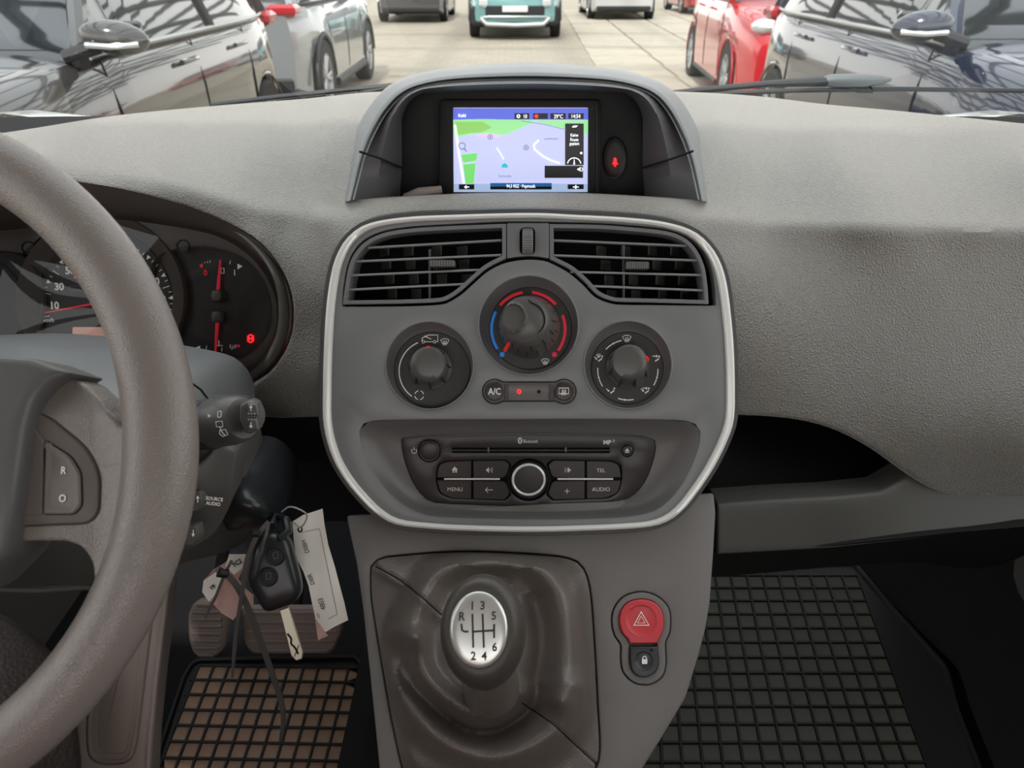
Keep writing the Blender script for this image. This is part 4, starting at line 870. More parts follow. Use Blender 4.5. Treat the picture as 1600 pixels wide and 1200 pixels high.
for x, y, up in ((311, 780, 1), (304, 833, 0)):
    b = MB(); P = PF.L(fil([(x - 12, y - 16), (x + 6, y - 16), (x + 9, y + 4), (x + 3, y + 18), (x - 12, y + 18)], 6), .0); b.rings(P, [(0, -.006), (0, .002), (-.001, .0035)]); o = b.build('rocker_button', m_dark, pod, PF)
    b = MB(); s_ = 1 if up else -1; b.stroke(PF.L([(x - 2, y + 5 * s_), (x - 2, y - 2 * s_)], .004), PF.k(x, y) * 1.3, .0041); b.poly(PF.L([(x - 5, y - 1 * s_), (x + 1, y - 1 * s_), (x - 2, y - 6 * s_)], .004), .0041); b.build('arrow_mark', m_white, o, PF)
stk = thing('wiper_stalk', tuple(at(330, 660, .44)), 'dark grey wiper control stalk with turning collar and two arrow keys, right of the wheel', 'control stalk')
a0 = at(296, 668, .452); a1 = at(404, 650, .424); ax = (a1 - a0).normalized(); L_ = (a1 - a0).length
zx = ax; yy = Vector((0, 0, 1)); yy = (yy - zx * yy.dot(zx)).normalized(); xx = yy.cross(zx)
SM = Matrix.Translation(a0) @ Matrix((xx, yy, zx)).transposed().to_4x4() @ Matrix.Diagonal((1.2, 1.2, 1, 1))
q = L_ / 1.0
def lz(f): return f * L_
b = MB(); b.lathe([(.008, -.05), (.0085, 0), (.0125, lz(.08)), (.0148, lz(.16)), (.0150, lz(.24))], 36); b.build('stalk_arm', m_pod, stk, M=SM)
b = MB(); b.lathe([(.0145, lz(.23)), (.0153, lz(.25)), (.0152, lz(.34)), (.0146, lz(.35))], 36); b.build('fixed_ring', m_dial, stk, M=SM)
b = MB(); b.lathe([(.0138, lz(.34)), (.0145, lz(.37)), (.0145, lz(.62)), (.0135, lz(.74)), (.0115, lz(.79)), (.006, lz(.8))], 36); cl = b.build('turning_collar', m_pod, stk, M=SM)
EB = Fr(at(390, 654, .415), (.15, -1, .45)); P = fil([(374, 632, 5), (388, 626, 5), (399, 630, 6), (407, 650, 8), (405, 668, 8), (394, 679, 7), (382, 678, 5), (373, 655, 4)], 0, 4)
b = MB(); b.rings(EB.L(P), [(-.002, -.022), (0, -.018), (0, -.003), (-.001, -.0008), (-.0026, 0)]); b.build('end_block', m_pod, stk, EB)
KF2 = EB
for y, up in ((640, 1), (662, 0)):
    b = MB(); P = KF2.L(fil([(384 + (3 if up else 5), y - 9.5), (402, y - 9.5), (405, y + 9.5), (386 + (2 if up else 5), y + 9.5)], 2.5)); b.rings(P, [(0, -.012), (0, .001), (-.0008, .002)]); o = b.build('arrow_key', m_pod, stk, KF2)
    s_ = 1 if up else -1; b = MB(); x = 392; b.stroke(KF2.L([(x, y + 4 * s_ - 2 * s_), (x, y - 4 * s_)], .0022), KF2.k(x, y) * 1.1, .0022); b.poly(KF2.L([(x - 3, y - 3 * s_), (x + 3, y - 3 * s_), (x, y - 7 * s_)], .0022), .0022)
    for dx in (-4, 1, 6): b.poly(KF2.L(circ(x + dx, y + 6.5 * s_, .9, n=6), .0022), .0022)
    b.build('arrow_mark', m_white, o, KF2)
MFm = Fr(at(343, 655, .4185), (-.28, -1, .32))
b = MB(); km = MFm.k(343, 660); h = .0
b.stroke(MFm.L(fil([(340, 643), (346, 642), (345, 652), (340, 652.5)], 2), h), km, h, True); b.stroke(MFm.L([(337, 659), (347, 658), (348, 667), (338, 667)], h), km, h, True); b.stroke(MFm.L([(343, 667), (345, 672)], h), km, h)
b.stroke(MFm.L([(343, 673), (352, 671), (356, 679), (348, 682), (343, 678)], h), km, h, True); b.stroke(MFm.L([(345, 673), (352, 681)], h), km, h); b.poly(MFm.L([(324, 646), (330, 650), (325, 653)], h), h)
b.build('collar_symbols', m_white, cl, MFm)
ign = thing('ignition_lock_cover', tuple(at(390, 785, .5)), 'glossy black rounded ignition lock cowl right of the remote pod', 'lock cowl')
IG = TPS([(330, 750, .50), (390, 738, .50), (440, 790, .50), (425, 830, .49), (340, 830, .49), (390, 785, .462), (360, 780, .465), (420, 800, .47)])
psurf('cowl', cr([(325, 760), (345, 745), (375, 738), (405, 743), (428, 762), (440, 790), (441, 812), (425, 828), (390, 833), (340, 831), (320, 800)], 60, True), [], IG, m_fob, ign, step=8, rnd=9, back=(0, .05, 0))

# ------------------------------------------------------------------ steering wheel
WF = Fr(atd(-283, 717, .385), (0, -math.cos(R(35.2)), math.sin(R(35.2))))
whl = thing('steering_wheel', tuple(WF.o), 'grey grained steering wheel with black airbag cover and R/O switch on the spoke', 'steering wheel')
b = MB(); C = []; RW = .178; NR = 160
for i in range(NR):
    a = 2 * math.pi * i / NR; g = 0
    for gc in (0, math.pi): 
        d = abs((a - gc + math.pi) % (2 * math.pi) - math.pi); g = max(g, math.exp(-(d / .35) ** 2))
    rr = .0163 + .0016 * g; ring = []
    for k in range(24):
        f = 2 * math.pi * k / 24; fl = 1 + .05 * math.cos(2 * f)
        rad_ = RW + rr * math.cos(f) * fl; ring.append((rad_ * math.cos(a), rad_ * math.sin(a), rr * math.sin(f) * .98))
    C.append(ring)
C.append(C[0]); b.loft(C); b.build('rim', m_wheel, whl, WF)
def wl_(px, py, h=0): return WF.l(px, py, h)
# airbag cover
hub = [(103, 581, 6), (72, 599, 14), (50, 624, 14), (38, 665), (30, 720), (20, 790), (8, 865, 10), (-60, 935, 30), (-283, 975, 60), (-500, 935, 30), (-580, 865, 20), (-600, 720), (-612, 640), (-660, 585, 8), (-560, 560), (-283, 545), (-50, 551), (45, 559)]
hubp = fil(hub, 0, 6)
def hubf(px, py):
    x = (px + 283) / 380; y = (py - 740) / 220; return WF.p(px, py, -.004 + .030 * max(0, 1 - .45 * x * x - .35 * y * y))
psurf('airbag_cover', hubp, [], None, m_hub, whl, step=14, rnd=12, Rr=.006, fpos=hubf, back=tuple(-WF.n * .03))
# spoke: flange under the cover, then the wide grip field running into the rim
spk = [(-20, 585), (60, 582), (104, 586, 6), (130, 600), (150, 618), (166, 640), (190, 668, 3), (203, 640), (216, 640), (232, 700), (225, 780), (205, 850), (180, 905), (145, 905), (143, 880, 10), (128, 855, 20), (100, 846), (-20, 846)]
panelh = fil([(-15, 640), (48, 640), (78, 652, 12), (138, 700, 24), (158, 742, 18), (156, 800, 12), (140, 818, 12), (-15, 824)], 0, 5)
def spkh(px, py):
    e = 0.0
    e -= .010 * max(0, min(1, (650 - py) / 60)) * max(0, min(1, (185 - px) / 40))      # top flange falls away
    e += .007 * max(0, min(1, (px - 150) / 60)) * (1 if py > 640 else .5)
    e -= .006 * max(0, min(1, (40 - px) / 60)); 
    return WF.p(px, py, .004 + e)
psurf('spoke', fil(spk, 0, 5), [panelh], None, m_wheel, whl, step=7, rnd=7, hrnd=3, fpos=spkh, back=tuple(-WF.n * .02))
b = MB(); P = WF.L(offp(panelh, -.5), .004); b.rings(P, [(0, -.012), (0, .0038), (-.0008, .0050), (-.0022, .0054)]); sp = b.build('switch_panel', mat('spoke panel plastic', '6a625e', .45), whl, WF)
kp = fil([(74, 690, 2), (112, 714, 10), (127, 738, 10), (129, 790, 8), (117, 803, 6), (71, 803, 3)], 0, 5)
b = MB(); b.rings(WF.L(kp, .0054), [(.0006, .0050), (.0006, .0056), (.0004, .0057)]); b.build('key_gap', m_void, sp, WF)
b = MB(); b.rings(WF.L(kp, .0054), [(0, .0050), (0, .0066), (-.0008, .0074), (-.0022, .0072), (-.0032, .0066)]); kk_ = b.build('cruise_key', mat('cruise key plastic', '746c68', .4), sp, WF)
kq = fil([(40, 650, 2), (70, 686, 2), (68, 803, 2), (36, 806, 2)], 0, 3); b = MB(); b.rings(WF.L(kq, .0054), [(0, .0050), (0, .0062), (-.0005, .0067)]); b.build('blank_key', mat('blank key plastic', '6a625f', .45), sp, WF)
b = MB(); addtext(b, WF, 'R', 99.5, 735, 11.5, .0070, .85); addtext(b, WF, 'O', 97.5, 778.5, 11.5, .0070, .85); b.build('key_lettering', m_white, sp, WF)
b = MB()   # opposite spoke and lower stem behind the cover
for s_ in (-1,):
    b.loft([[(s_ * .06, .04, -.012), (s_ * .06, -.05, -.012), (s_ * .06, -.05, .002), (s_ * .06, .04, .002)], [(s_ * .12, .03, -.012), (s_ * .12, -.045, -.012), (s_ * .12, -.045, .004), (s_ * .12, .03, .004)], [(s_ * .172, .045, -.010), (s_ * .172, -.07, -.010), (s_ * .172, -.07, .010), (s_ * .172, .045, .010)]], True, True, True)
b.build('spoke', m_wheel, whl, WF)
b = MB(); b.lathe([(.055, -.05), (.06, -.03), (.075, -.012)], 36); b.build('hub_boss', m_black, whl, WF)

# ------------------------------------------------------------------ lower console, gaiter, gear lever
LF = tilt(850, 1000, .45, 41)
con = thing('gear_console', tuple(LF.o), 'grey grained lower console sloping down around the gear lever', 'console')
conp = [(540, 805), (1116, 770), (1119, 800), (1116, 860), (1110, 945), (1103, 985), (1094, 1020), (1072, 1092), (1028, 1165), (990, 1225), (940, 1300), (600, 1300), (592, 1200), (578, 1060), (566, 950), (556, 880), (545, 830)]
gait = cr([(579, 930), (579, 886), (588, 875), (607, 869), (720, 861), (845, 866), (896, 874), (915, 893), (924, 930), (930, 1010), (935, 1105), (938, 1171), (930, 1205), (905, 1240), (650, 1240), (632, 1215), (612, 1130), (596, 1040), (583, 960)], 90, True)
hz_o = cr([(956, 970), (960, 950), (975, 932), (1002, 924.5), (1028, 932), (1045, 950), (1048, 972), (1046, 990), (1040, 1005), (1041, 1035), (1036, 1055), (1022, 1067), (1006, 1070), (988, 1065), (974, 1050), (970, 1030), (970, 1008), (960, 992)], 70, True)
b = MB(); holed(b, LF.L(fil(conp, 6, 5)), [LF.L(gait), LF.L(hz_o)], 0, .07, .003, .02, hdepth=.02); b.build('console_body', m_cons, con, LF)
hz = thing('hazard_switch', tuple(LF.p(1003, 1000)), 'keyhole shaped switch unit with red triangle button above a padlock button', 'switch')
inn_o = cr([(966.6, 970), (970, 953), (982, 940), (1002, 935.5), (1021, 940), (1033, 953), (1037, 972), (1034, 988), (1028, 1000), (1027, 1008), (1029, 1035), (1024, 1050), (1014, 1056), (1006, 1058), (994, 1055), (986, 1046), (983, 1032), (983, 1010), (981, 1000), (971, 988)], 80, True)
b = MB(); holed(b, LF.L(offp(hz_o, -1)), [LF.L(inn_o)], .0006, .01, .0008); b.rings(LF.L(offp(inn_o, 2)), [(0, -.008), (0, -.004)]); b.build('switch_surround', m_cons, hz, LF)
upper = [p for p in inn_o if p[1] <= 1006.5]; lower = [p for p in inn_o if p[1] > 1007.5]
up_ = sorted(range(len(inn_o)), key=lambda i: i)
def splitc(P, ymax, top):
    n_ = len(P); idx = [i for i in range(n_) if (P[i][1] <= ymax) == top]
    st = next(i for i in idx if ((P[i - 1][1] <= ymax) != top)); return [P[(st + k) % n_] for k in range(len(idx))]
UP, LO = splitc(inn_o, 1006.5, True), splitc(inn_o, 1007.5, False)
m_hz = mat('hazard red plastic', 'd8454c', .4)
def dimple(P, cx, cy, r, mt, nm):
    b = MB(); c_ = LF.l(cx, cy, .003); rr_ = LF.k(cx, cy) * r
    def hf(x, y):
        u = math.hypot(x - c_[0], y - c_[1]) / rr_; return -.0018 * (1 - u * u) ** .6 if u < 1 else (.0003 * math.exp(-((u - 1.1) / .15) ** 2))
    holed(b, LF.L(offp(P, -.7)), [], .0035, .01, .0012, LF.k(cx, cy) * 1.5, hf); return b.build(nm, mt, hz, LF, ang=60)
o = dimple(UP, 1002, 969, 23, m_hz, 'hazard_button'); h = .0024; b = MB(); kz = LF.k(1002, 970)
b.stroke(LF.L([(1002, 956), (1014, 977), (990.5, 977)], h), kz * 2.2, h, True); b.stroke(LF.L([(1002, 962.5), (1008, 973.5), (996.2, 973.5)], h), kz * 1.4, h, True); b.build('triangle_mark', m_white, o, LF)
o = dimple(LO, 1006, 1032, 14, mat('lock button plastic', '3d3d3f', .35), 'lock_button'); b = MB(); b.poly(LF.L(fil([(1003, 1030), (1011.5, 1030), (1011.5, 1037.5), (1003, 1037.5)], 1), .0027), .0027, .0003); b.stroke(LF.L([(1004.5, 1030), (1004.5, 1027), (1007.2, 1025.2), (1010, 1027), (1010, 1030)], .0027), kz * 1.5, .0027); b.build('padlock_mark', m_white, o, LF)
b = MB(); b.poly(LF.L(circ(1018, 1016, 2.4, n=12), .0040), .0042, .0004); b.build('small_lamp', m_void, o, LF)
# gaiter: leatherette with folds
gt = thing('gear_gaiter', tuple(LF.p(760, 1050)), 'soft black leatherette gaiter with folds and stitched seams around the gear lever', 'gaiter')
def seg(P): return np.array(cr(P, 40))
ridges = [([(640, 985), (672, 910), (725, 878), (775, 868), (830, 880), (868, 915), (884, 965), (886, 1030), (872, 1090)], 25, .024), ([(628, 1080), (660, 1130), (705, 1165), (765, 1182), (830, 1165), (880, 1130), (905, 1080)], 27, .022),
          ([(650, 1000), (662, 1050), (690, 1085), (735, 1112), (775, 1108), (810, 1080)], 17, .024), ([(590, 885), (640, 915), (690, 962)], 12, .004), ([(625, 960), (606, 1020), (612, 1070)], 16, .006), ([(905, 900), (914, 1000), (912, 1060)], 18, .006), ([(640, 1185), (700, 1215), (790, 1225)], 22, .008)]
valleys = [([(622, 1040), (645, 1072), (690, 1112), (735, 1142), (785, 1138), (830, 1105), (846, 1070)], 14, .016), ([(835, 925), (846, 985), (842, 1040), (820, 1085)], 20, .010), ([(690, 930), (740, 900), (800, 905)], 18, .008)]
ridges = [(seg(a), w, s_) for a, w, s_ in ridges]; valleys = [(seg(a), w, s_) for a, w, s_ in valleys]
seamA = seg([(584, 884), (622, 905), (655, 930), (692, 963)]); seamB = seg([(812, 1096), (862, 1130), (900, 1165), (934, 1196)])
ridges = [(a_, w_, s_ * 1.15) for a_, w_, s_ in ridges]; valleys = [(a_, w_, s_ * 1.2) for a_, w_, s_ in valleys]
def gh(X, Y):
    d = dist(gait, X, Y); u = np.clip(d / 60, 0, 1); c = np.hypot((X - 757) / 165, (Y - 1020) / 165)
    hgt = .006 * u + .030 * np.clip(1 - c, 0, 1) ** 1.2
    for P, w, s_ in ridges: hgt += s_ * np.exp(-(dist(P, X, Y, False) / w) ** 2) * np.clip(d / 22, 0, 1)
    for P, w, s_ in valleys:
        dd_, tt_ = dpar(P, X, Y); hgt -= s_ * np.exp(-(dd_ / w) ** 2) * np.clip(d / 22, 0, 1) * np.sqrt(np.clip(np.sin(np.pi * tt_), 0, 1))
    for P in (seamA, seamB): hgt -= .0018 * np.exp(-(dist(P, X, Y, False) / 2.2) ** 2)
    hgt += .0012 * np.sin(X * .06 + Y * .045) * u
    return hgt - .001
def gpos(px, py): return None
V, T = [], []
g_in = offp(gait, -2.2)
stp = 4.0; E0 = [Vector(p) for p in g_in]; E_ = [(i, (i + 1) % len(E0)) for i in range(len(E0))]
for P_ in (seamA, seamB):
    for o_ in (-3.2, -1.4, 0, 1.4, 3.2):
        for i in range(1, len(P_) - 1):
            d_ = P_[i + 1] - P_[i - 1]; d_ = d_ / np.linalg.norm(d_); q_ = P_[i] + np.array([-d_[1], d_[0]]) * o_
            if inside(g_in, q_[:1], q_[1:])[0]: E0.append(Vector(q_))
gx, gy = np.meshgrid(np.arange(575, 945, stp), np.arange(855, 1245, stp)); gx = gx.ravel(); gy = gy.ravel(); ok = inside(g_in, gx, gy) & (dist(g_in, gx, gy) > 2); E0 += [Vector((a, c)) for a, c in zip(gx[ok], gy[ok])]
v, e, f = delaunay_2d_cdt(E0, E_, [], 0, 1e-5)[:3]; X = np.array([p.x for p in v]); Y = np.array([p.y for p in v]); H = gh(X, Y)
cx = np.array([X[list(t_)].mean() for t_ in f]); cy = np.array([Y[list(t_)].mean() for t_ in f]); okf = inside(g_in, cx, cy)
b = MB(); b.add([(*LF.l(a, c, hh), hh) for a, c, hh in zip(X, Y, H)], [tuple(t_) for t_, k in zip(f, okf) if k]); b.rings(LF.L(g_in), [(0, -.001), (.001, -.012)], False, False); b.build('gaiter_leather', m_leather, gt, LF, ang=80)
b = MB()
for off in (-6.5, 6.5):
    for i in range(1, 38):
        p0, p1 = seamA[i], seamA[i + 1]; d_ = (p1 - p0) / np.linalg.norm(p1 - p0); nn = np.array([-d_[1], d_[0]]) * off; a_ = p0 + nn; c_ = p0 + nn + d_ * 2.0
        if not inside(g_in, np.array([a_[0]]), np.array([a_[1]]))[0]: continue
        ha = float(gh(np.array([a_[0]]), np.array([a_[1]]))[0]) + .0003; b.tube([(*LF.l(*a_, ha), ha), (*LF.l(*c_, ha), ha)], .0003, 4)
b.build('stitching', mat('dark thread', '6a6460', .7), gt, LF); 
for P_ in (seamA, seamB):
    hs_ = gh(P_[1:-1, 0], P_[1:-1, 1]); b = MB(); b.tube([(*LF.l(p_[0], p_[1], h_), h_) for p_, h_ in zip(P_[1:-1], hs_)], .0007, 5); b.build('seam', m_void, gt, LF)
gl = thing('gear_lever', tuple(LF.p(760, 1060)), 'oval gear knob with brushed metal shift pattern plate, standing in the gaiter', 'gear lever')
GF = Fr(at(752, 986, .325), (-.02, -.80, .62))
kg = GF.k(752, 986)
b = MB(); Cs = []
for i, (s_, h_) in enumerate([(.30, -.058), (.40, -.050), (.56, -.043), (.76, -.034), (.93, -.022), (1.0, -.010), (.99, -.002), (.95, .004), (.87, .0085), (.80, .0100), (.72, .0108), (.68, .0106)]):
    cxx = 755 + (12 if h_ < -.02 else 0) * min(1, (-.02 - h_) / .035 if h_ < -.02 else 0) - (6 if h_ > 0 else 0) * h_ / .0108; cyy = 987 + (30 * min(1, (-.01 - h_) / .045) if h_ < -.01 else 0) - 3 * (h_ > 0) * h_ / .0108
    Cs.append([(*v_, h_) for v_ in GF.L(circ(cxx, cyy, 67 * s_, 90.5 * s_, 56), h_)])
Cs = Cs
b.loft(Cs, True, True, True); kn = b.build('gear_knob', mat('gear knob grain', '49443f', .42, bump=.5, scale=1200, kind='grain', dist_=.0003), gl, GF)
b = MB(); b.loft([[(*v_, h_) for v_ in GF.L(circ(748, 984, 45.5 * q_, 60 * q_, 56), .012)] for q_, h_ in ((1, .0095), (1, .0112), (.98, .0119), (.9, .0126), (.7, .0131), (.4, .0133), (.05, .0134))], True, False, True); b.build('pattern_plate', m_disc, kn, GF, ang=60)
b = MB(); h = .01345; w_ = kg * 3
for s_, x, y in (('1', 738, 947), ('3', 754, 947), ('5', 771.5, 963), ('R', 722, 964), ('2', 739.5, 1024), ('4', 756.5, 1024), ('6', 773, 1010)): addtext(b, GF, s_, x, y - (1 if y < 980 else -1), 12.5, h, .95, bold=.015)
for P in ([(738, 959), (739.5, 1012)], [(754, 959), (756, 1012)], [(772, 975), (772, 997)], [(738, 987), (772, 985)], [(721, 975), (722, 985), (726, 987), (732, 987)]): b.stroke(GF.L(P, h), w_, h)
b.build('shift_pattern', mat('dark engraving', '3a3533', .5), kn, GF)
b = MB(); b.tube([GF.p(768, 1020, -.05), GF.p(772, 1050, -.075), GF.p(770, 1075, -.10), LF.p(762, 1080, .0)], [.015, .017, .020, .022], 20); b.build('lever_collar', m_leather, gl)

# ------------------------------------------------------------------ keys, ties and tags
KY = .455
key_t = thing('car_key', tuple(at(430, 900, KY)), 'black two button car key with bare steel blade hanging from the ignition', 'key')
fob = cr([(425, 832), (440, 836), (452, 846), (461, 876), (470, 912), (469, 930), (455, 945), (434, 953), (416, 957), (405, 945), (394, 926), (386, 908), (391, 880), (398, 853), (410, 838)], 60, True)
FF = Fr(at(428, 895, KY - .015), (.1, -.88, .5))
b = MB(); fc = (430, 893)
b.loft([[(*v_, h_) for v_ in FF.L([(fc[0] + (x - fc[0]) * q_, fc[1] + (y - fc[1]) * q_) for x, y in fob], 0)] for q_, h_ in ((.88, -.012), (.97, -.010), (1, -.006), (1, -.003), (.965, .0005), (.9, .003), (.78, .0048), (.5, .0056), (.1, .0058))], True, True, True); b.build('key_fob', m_fob, key_t, FF, ang=60)

for x, y, r_ in ((430.5, 868, 14.5), (419.5, 900.5, 14.5)):
    b = MB(); b.rings(FF.L(circ(x, y, r_, r_, 28), .0045), [(.0008, .003), (.0006, .0066), (0, .0071), (-.0008, .0064), (-.003, .0068)]); o = b.build('fob_button', m_black, key_t, FF)
    b = MB(); b.stroke(FF.L(fil([(x - 4, y - 4), (x + 3, y - 6), (x + 4, y + 4), (x - 3, y + 5)], 1), .007), FF.k(x, y) * 1.0, .0071, True); b.build('button_mark', m_dark, o, FF)
bl = [(437, 953), (451, 948), (474, 1018), (472, 1029), (463, 1032), (455, 1024)]
b = MB(); b.rings(FF.L(bl, -.003), [(0, -.0045), (0, -.0025), (-.0006, -.002)]); bb = b.build('key_blade', m_steel, key_t, FF)
b = MB(); b.stroke(FF.L(cr([(449, 990), (455, 998), (455, 1006), (461, 1012), (466, 1022)], 14), -.002), FF.k(450, 1000) * 3, -.0018); b.stroke(FF.L([(467, 1008), (460, 1026)], -.002), FF.k(450, 1000) * 1.5, -.0018); b.build('key_groove', m_void, bb, FF)
b = MB(); b.tube([at(436, 842, .452), at(450, 830, .458), at(447, 812, .468), at(432, 806, .475), at(425, 822, .462)], .0035, 8); b.build('key_loop', m_fob, key_t)
TF = Fr(at(500, 890, .47), (.12, -.92, .36))
tg = thing('paper_key_tag', tuple(at(495, 890, .47)), 'long creased white paper key tag with faint printing, right of the key', 'tag', None)
tp = [(457, 815), (473, 805), (504, 795), (507, 820), (513, 852), (523, 885), (530, 912), (538, 942), (544, 969), (525, 978), (508, 988), (499, 975), (493, 967), (487, 940), (482, 915), (474, 893), (463, 872), (459, 845)]
def tagsheet(name, P, fr, amp, mt, par):
    V = [Vector(p) for p in dens(P, 4)]; n_ = len(V); E_ = [(i, (i + 1) % n_) for i in range(n_)]; xs_ = [p.x for p in V]; ys_ = [p.y for p in V]
    gx, gy = np.meshgrid(np.arange(min(xs_), max(xs_), 5), np.arange(min(ys_), max(ys_), 5)); gx = gx.ravel(); gy = gy.ravel(); PP = [tuple(p) for p in V]
    ok = inside(PP, gx, gy) & (dist(PP, gx, gy) > 2); V += [Vector((a, c)) for a, c in zip(gx[ok], gy[ok])]
    v, e, f = delaunay_2d_cdt(V, E_, [], 0, 1e-5)[:3]; b = MB(); A1, A2 = [], []
    for p in v:
        hh = amp * (math.sin(p.y * .045 + p.x * .02) + .3 * math.sin(p.x * .15)); l = fr.l(p.x, p.y, hh); A1.append((*l, hh)); A2.append((*l, hh - .0004))
    F_ = [tuple(t_) for t_ in f if inside(PP, np.array([sum(v[i].x for i in t_) / 3]), np.array([sum(v[i].y for i in t_) / 3]))[0]]
    b.add(A1, F_); b.add(A2, [q_[::-1] for q_ in F_]); me_ = b.build(name, mt, par, fr, ang=60); return me_
tagsheet('tag_sheet', tp, TF, .0016, m_paper, tg)
def onsheet(fr, amp, b, k0):       # press printing onto the waved sheet
    V = []
    for x, y, z in b.V[k0:]:
        w = fr.M @ Vector((x, y, z)); d = w - CAM; dep = d.y * _c - d.z * _s; px = 800 + FPX * d.x / dep; py = 600 - FPX * (d.y * _s + d.z * _c) / dep
        hh = amp * (math.sin(py * .045 + px * .02) + .3 * math.sin(px * .15)) + .0004; V.append((*fr.l(px, py, hh), hh))
    b.V[k0:] = V
b = MB(); r90 = R(105)
for s_, x, y, sz in (('4803', 503, 944, 8), ('DI0R', 486, 905, 7), ('D0BH', 477, 854, 7), ('LG1', 497, 962, 4)): addtext(b, TF, s_, x, y, sz, 0, .9, R(-78) + math.pi, mirror=False)
b.stroke(TF.L(dens([(472, 832), (499, 826), (527, 960), (508, 970)], 6, False), 0), TF.k(500, 890) * .8, 0)
onsheet(TF, .0016, b, 0); b.build('tag_printing', mat('faded ink', '77756d', .8), tg, TF)
b = MB(); b.tube([TF.p(x, y, .001) for x, y in circ(469, 827, 3, 4, 12)], .0007, 5, True); b.build('eyelet', m_void, tg)
b = MB(); tc = tagsheet('tag_corner', [(492, 966), (500, 976), (508, 988), (513, 993), (497, 1001)], TF, .001, m_pink, tg)
TG = Fr(at(350, 910, .46), (-.15, -.9, .4))
tg2 = thing('paper_key_tag', tuple(at(350, 910, .46)), 'crumpled pink and white paper tag gathered in black ties, left of the key', 'tag')
tagsheet('tag_sheet', [(362, 871), (383, 867), (379, 890), (372, 905), (384, 920), (396, 930), (396, 948), (380, 950), (364, 969), (345, 957), (330, 940), (322, 936), (316, 920), (320, 905), (333, 890), (350, 880)], TG, .003, m_pink, tg2)
TG2 = Fr(TG.o + TG.n * .0055, TG.n)
tagsheet('white_sheet', [(358, 866), (384, 866), (378, 888), (366, 898), (352, 885)], TG2, .0006, m_paper, tg2)
tagsheet('white_sheet', [(318, 907), (338, 893), (350, 905), (340, 925), (326, 940), (316, 925)], TG2, .0006, m_paper, tg2)
b = MB(); addtext(b, TG2, 'YC2', 370, 880, 7, .001, .9, R(38)); addtext(b, TG2, 'V9', 332, 918, 6, .001, .9, R(38)); b.build('tag_printing', m_black, tg2, TG2)
tie_g = 'black nylon cable ties on the keys'
def tie(label, pts, w, rot_y=KY - .02):
    t = thing('cable_tie', tuple(at(pts[0][0], pts[0][1], pts[0][2])), label, 'cable tie', tie_g)
    P = [at(*p) for p in cr(pts, 24)]; b = MB(); m_ = len(P); ww = [w * (1 if i < m_ * .8 else 1 - (i / m_ - .8) * 3) for i in range(m_)]
    C = []
    for i in range(m_):
        d = (P[min(i + 1, m_ - 1)] - P[max(i - 1, 0)]).normalized(); s_ = d.cross(Vector((0, -.88, .48))).normalized(); nn = s_.cross(d)
        C.append([P[i] + s_ * ww[i] / 2 + nn * .0005, P[i] - s_ * ww[i] / 2 + nn * .0005, P[i] - s_ * ww[i] / 2 - nn * .0005, P[i] + s_ * ww[i] / 2 - nn * .0005])
    b.loft(C, True, True, True); b.build('tie_strap', m_tie, t); return t
def tiehead(t, px, py, y, s_, ang):
    M_ = Matrix.Translation(at(px, py, y)) @ Matrix.Rotation(PITCH, 4, 'X') @ Matrix.Rotation(R(ang), 4, 'Y'); b = MB(); b.box((0, 0, 0), (s_, s_ * .7, s_ * 1.1), M_, s_ * .15); b.build('tie_head', m_black, t)
t1 = tie('broad black cable tie hanging long and bent to the lower right', [(338, 888, .425), (362, 905, .424), (383, 940, .428), (410, 1010, .432), (436, 1085, .437), (443, 1120, .44), (438, 1158, .444)], .0052); tiehead(t1, 348, 896, .424, .0075, 35)
t2 = tie('narrow cable tie looped over the key and hanging straight with a glossy ribbed tail', [(420, 815, .436), (400, 840, .430), (385, 880, .426), (378, 930, .425), (370, 980, .43), (366, 1020, .432), (363, 1058, .434)], .0034); tiehead(t2, 400, 834, .430, .0055, 15)
t3 = tie('short thin tie end curling down left beside the pink tag', [(362, 876, .428), (350, 900, .425), (338, 930, .424), (328, 950, .425), (321, 966, .427)], .0022)
t4 = tie('slim tie end running from the key loop down over the fob edge', [(420, 816, .433), (416, 835, .428), (411, 850, .426), (408, 868, .426)], .0022)
wr_ = thing('wire_loop', tuple(at(455, 800, .47)), 'thin clear wire loop joining the white tag to the ignition key', 'loop')
b = MB(); b.tube([at(x, y, .468) for x, y in cr([(440, 800), (452, 792), (468, 796), (480, 806), (470, 824), (456, 815), (455, 830)], 24)], .0007, 6); b.build('wire', mat('clear wire', '9a9a98', .2), wr_)

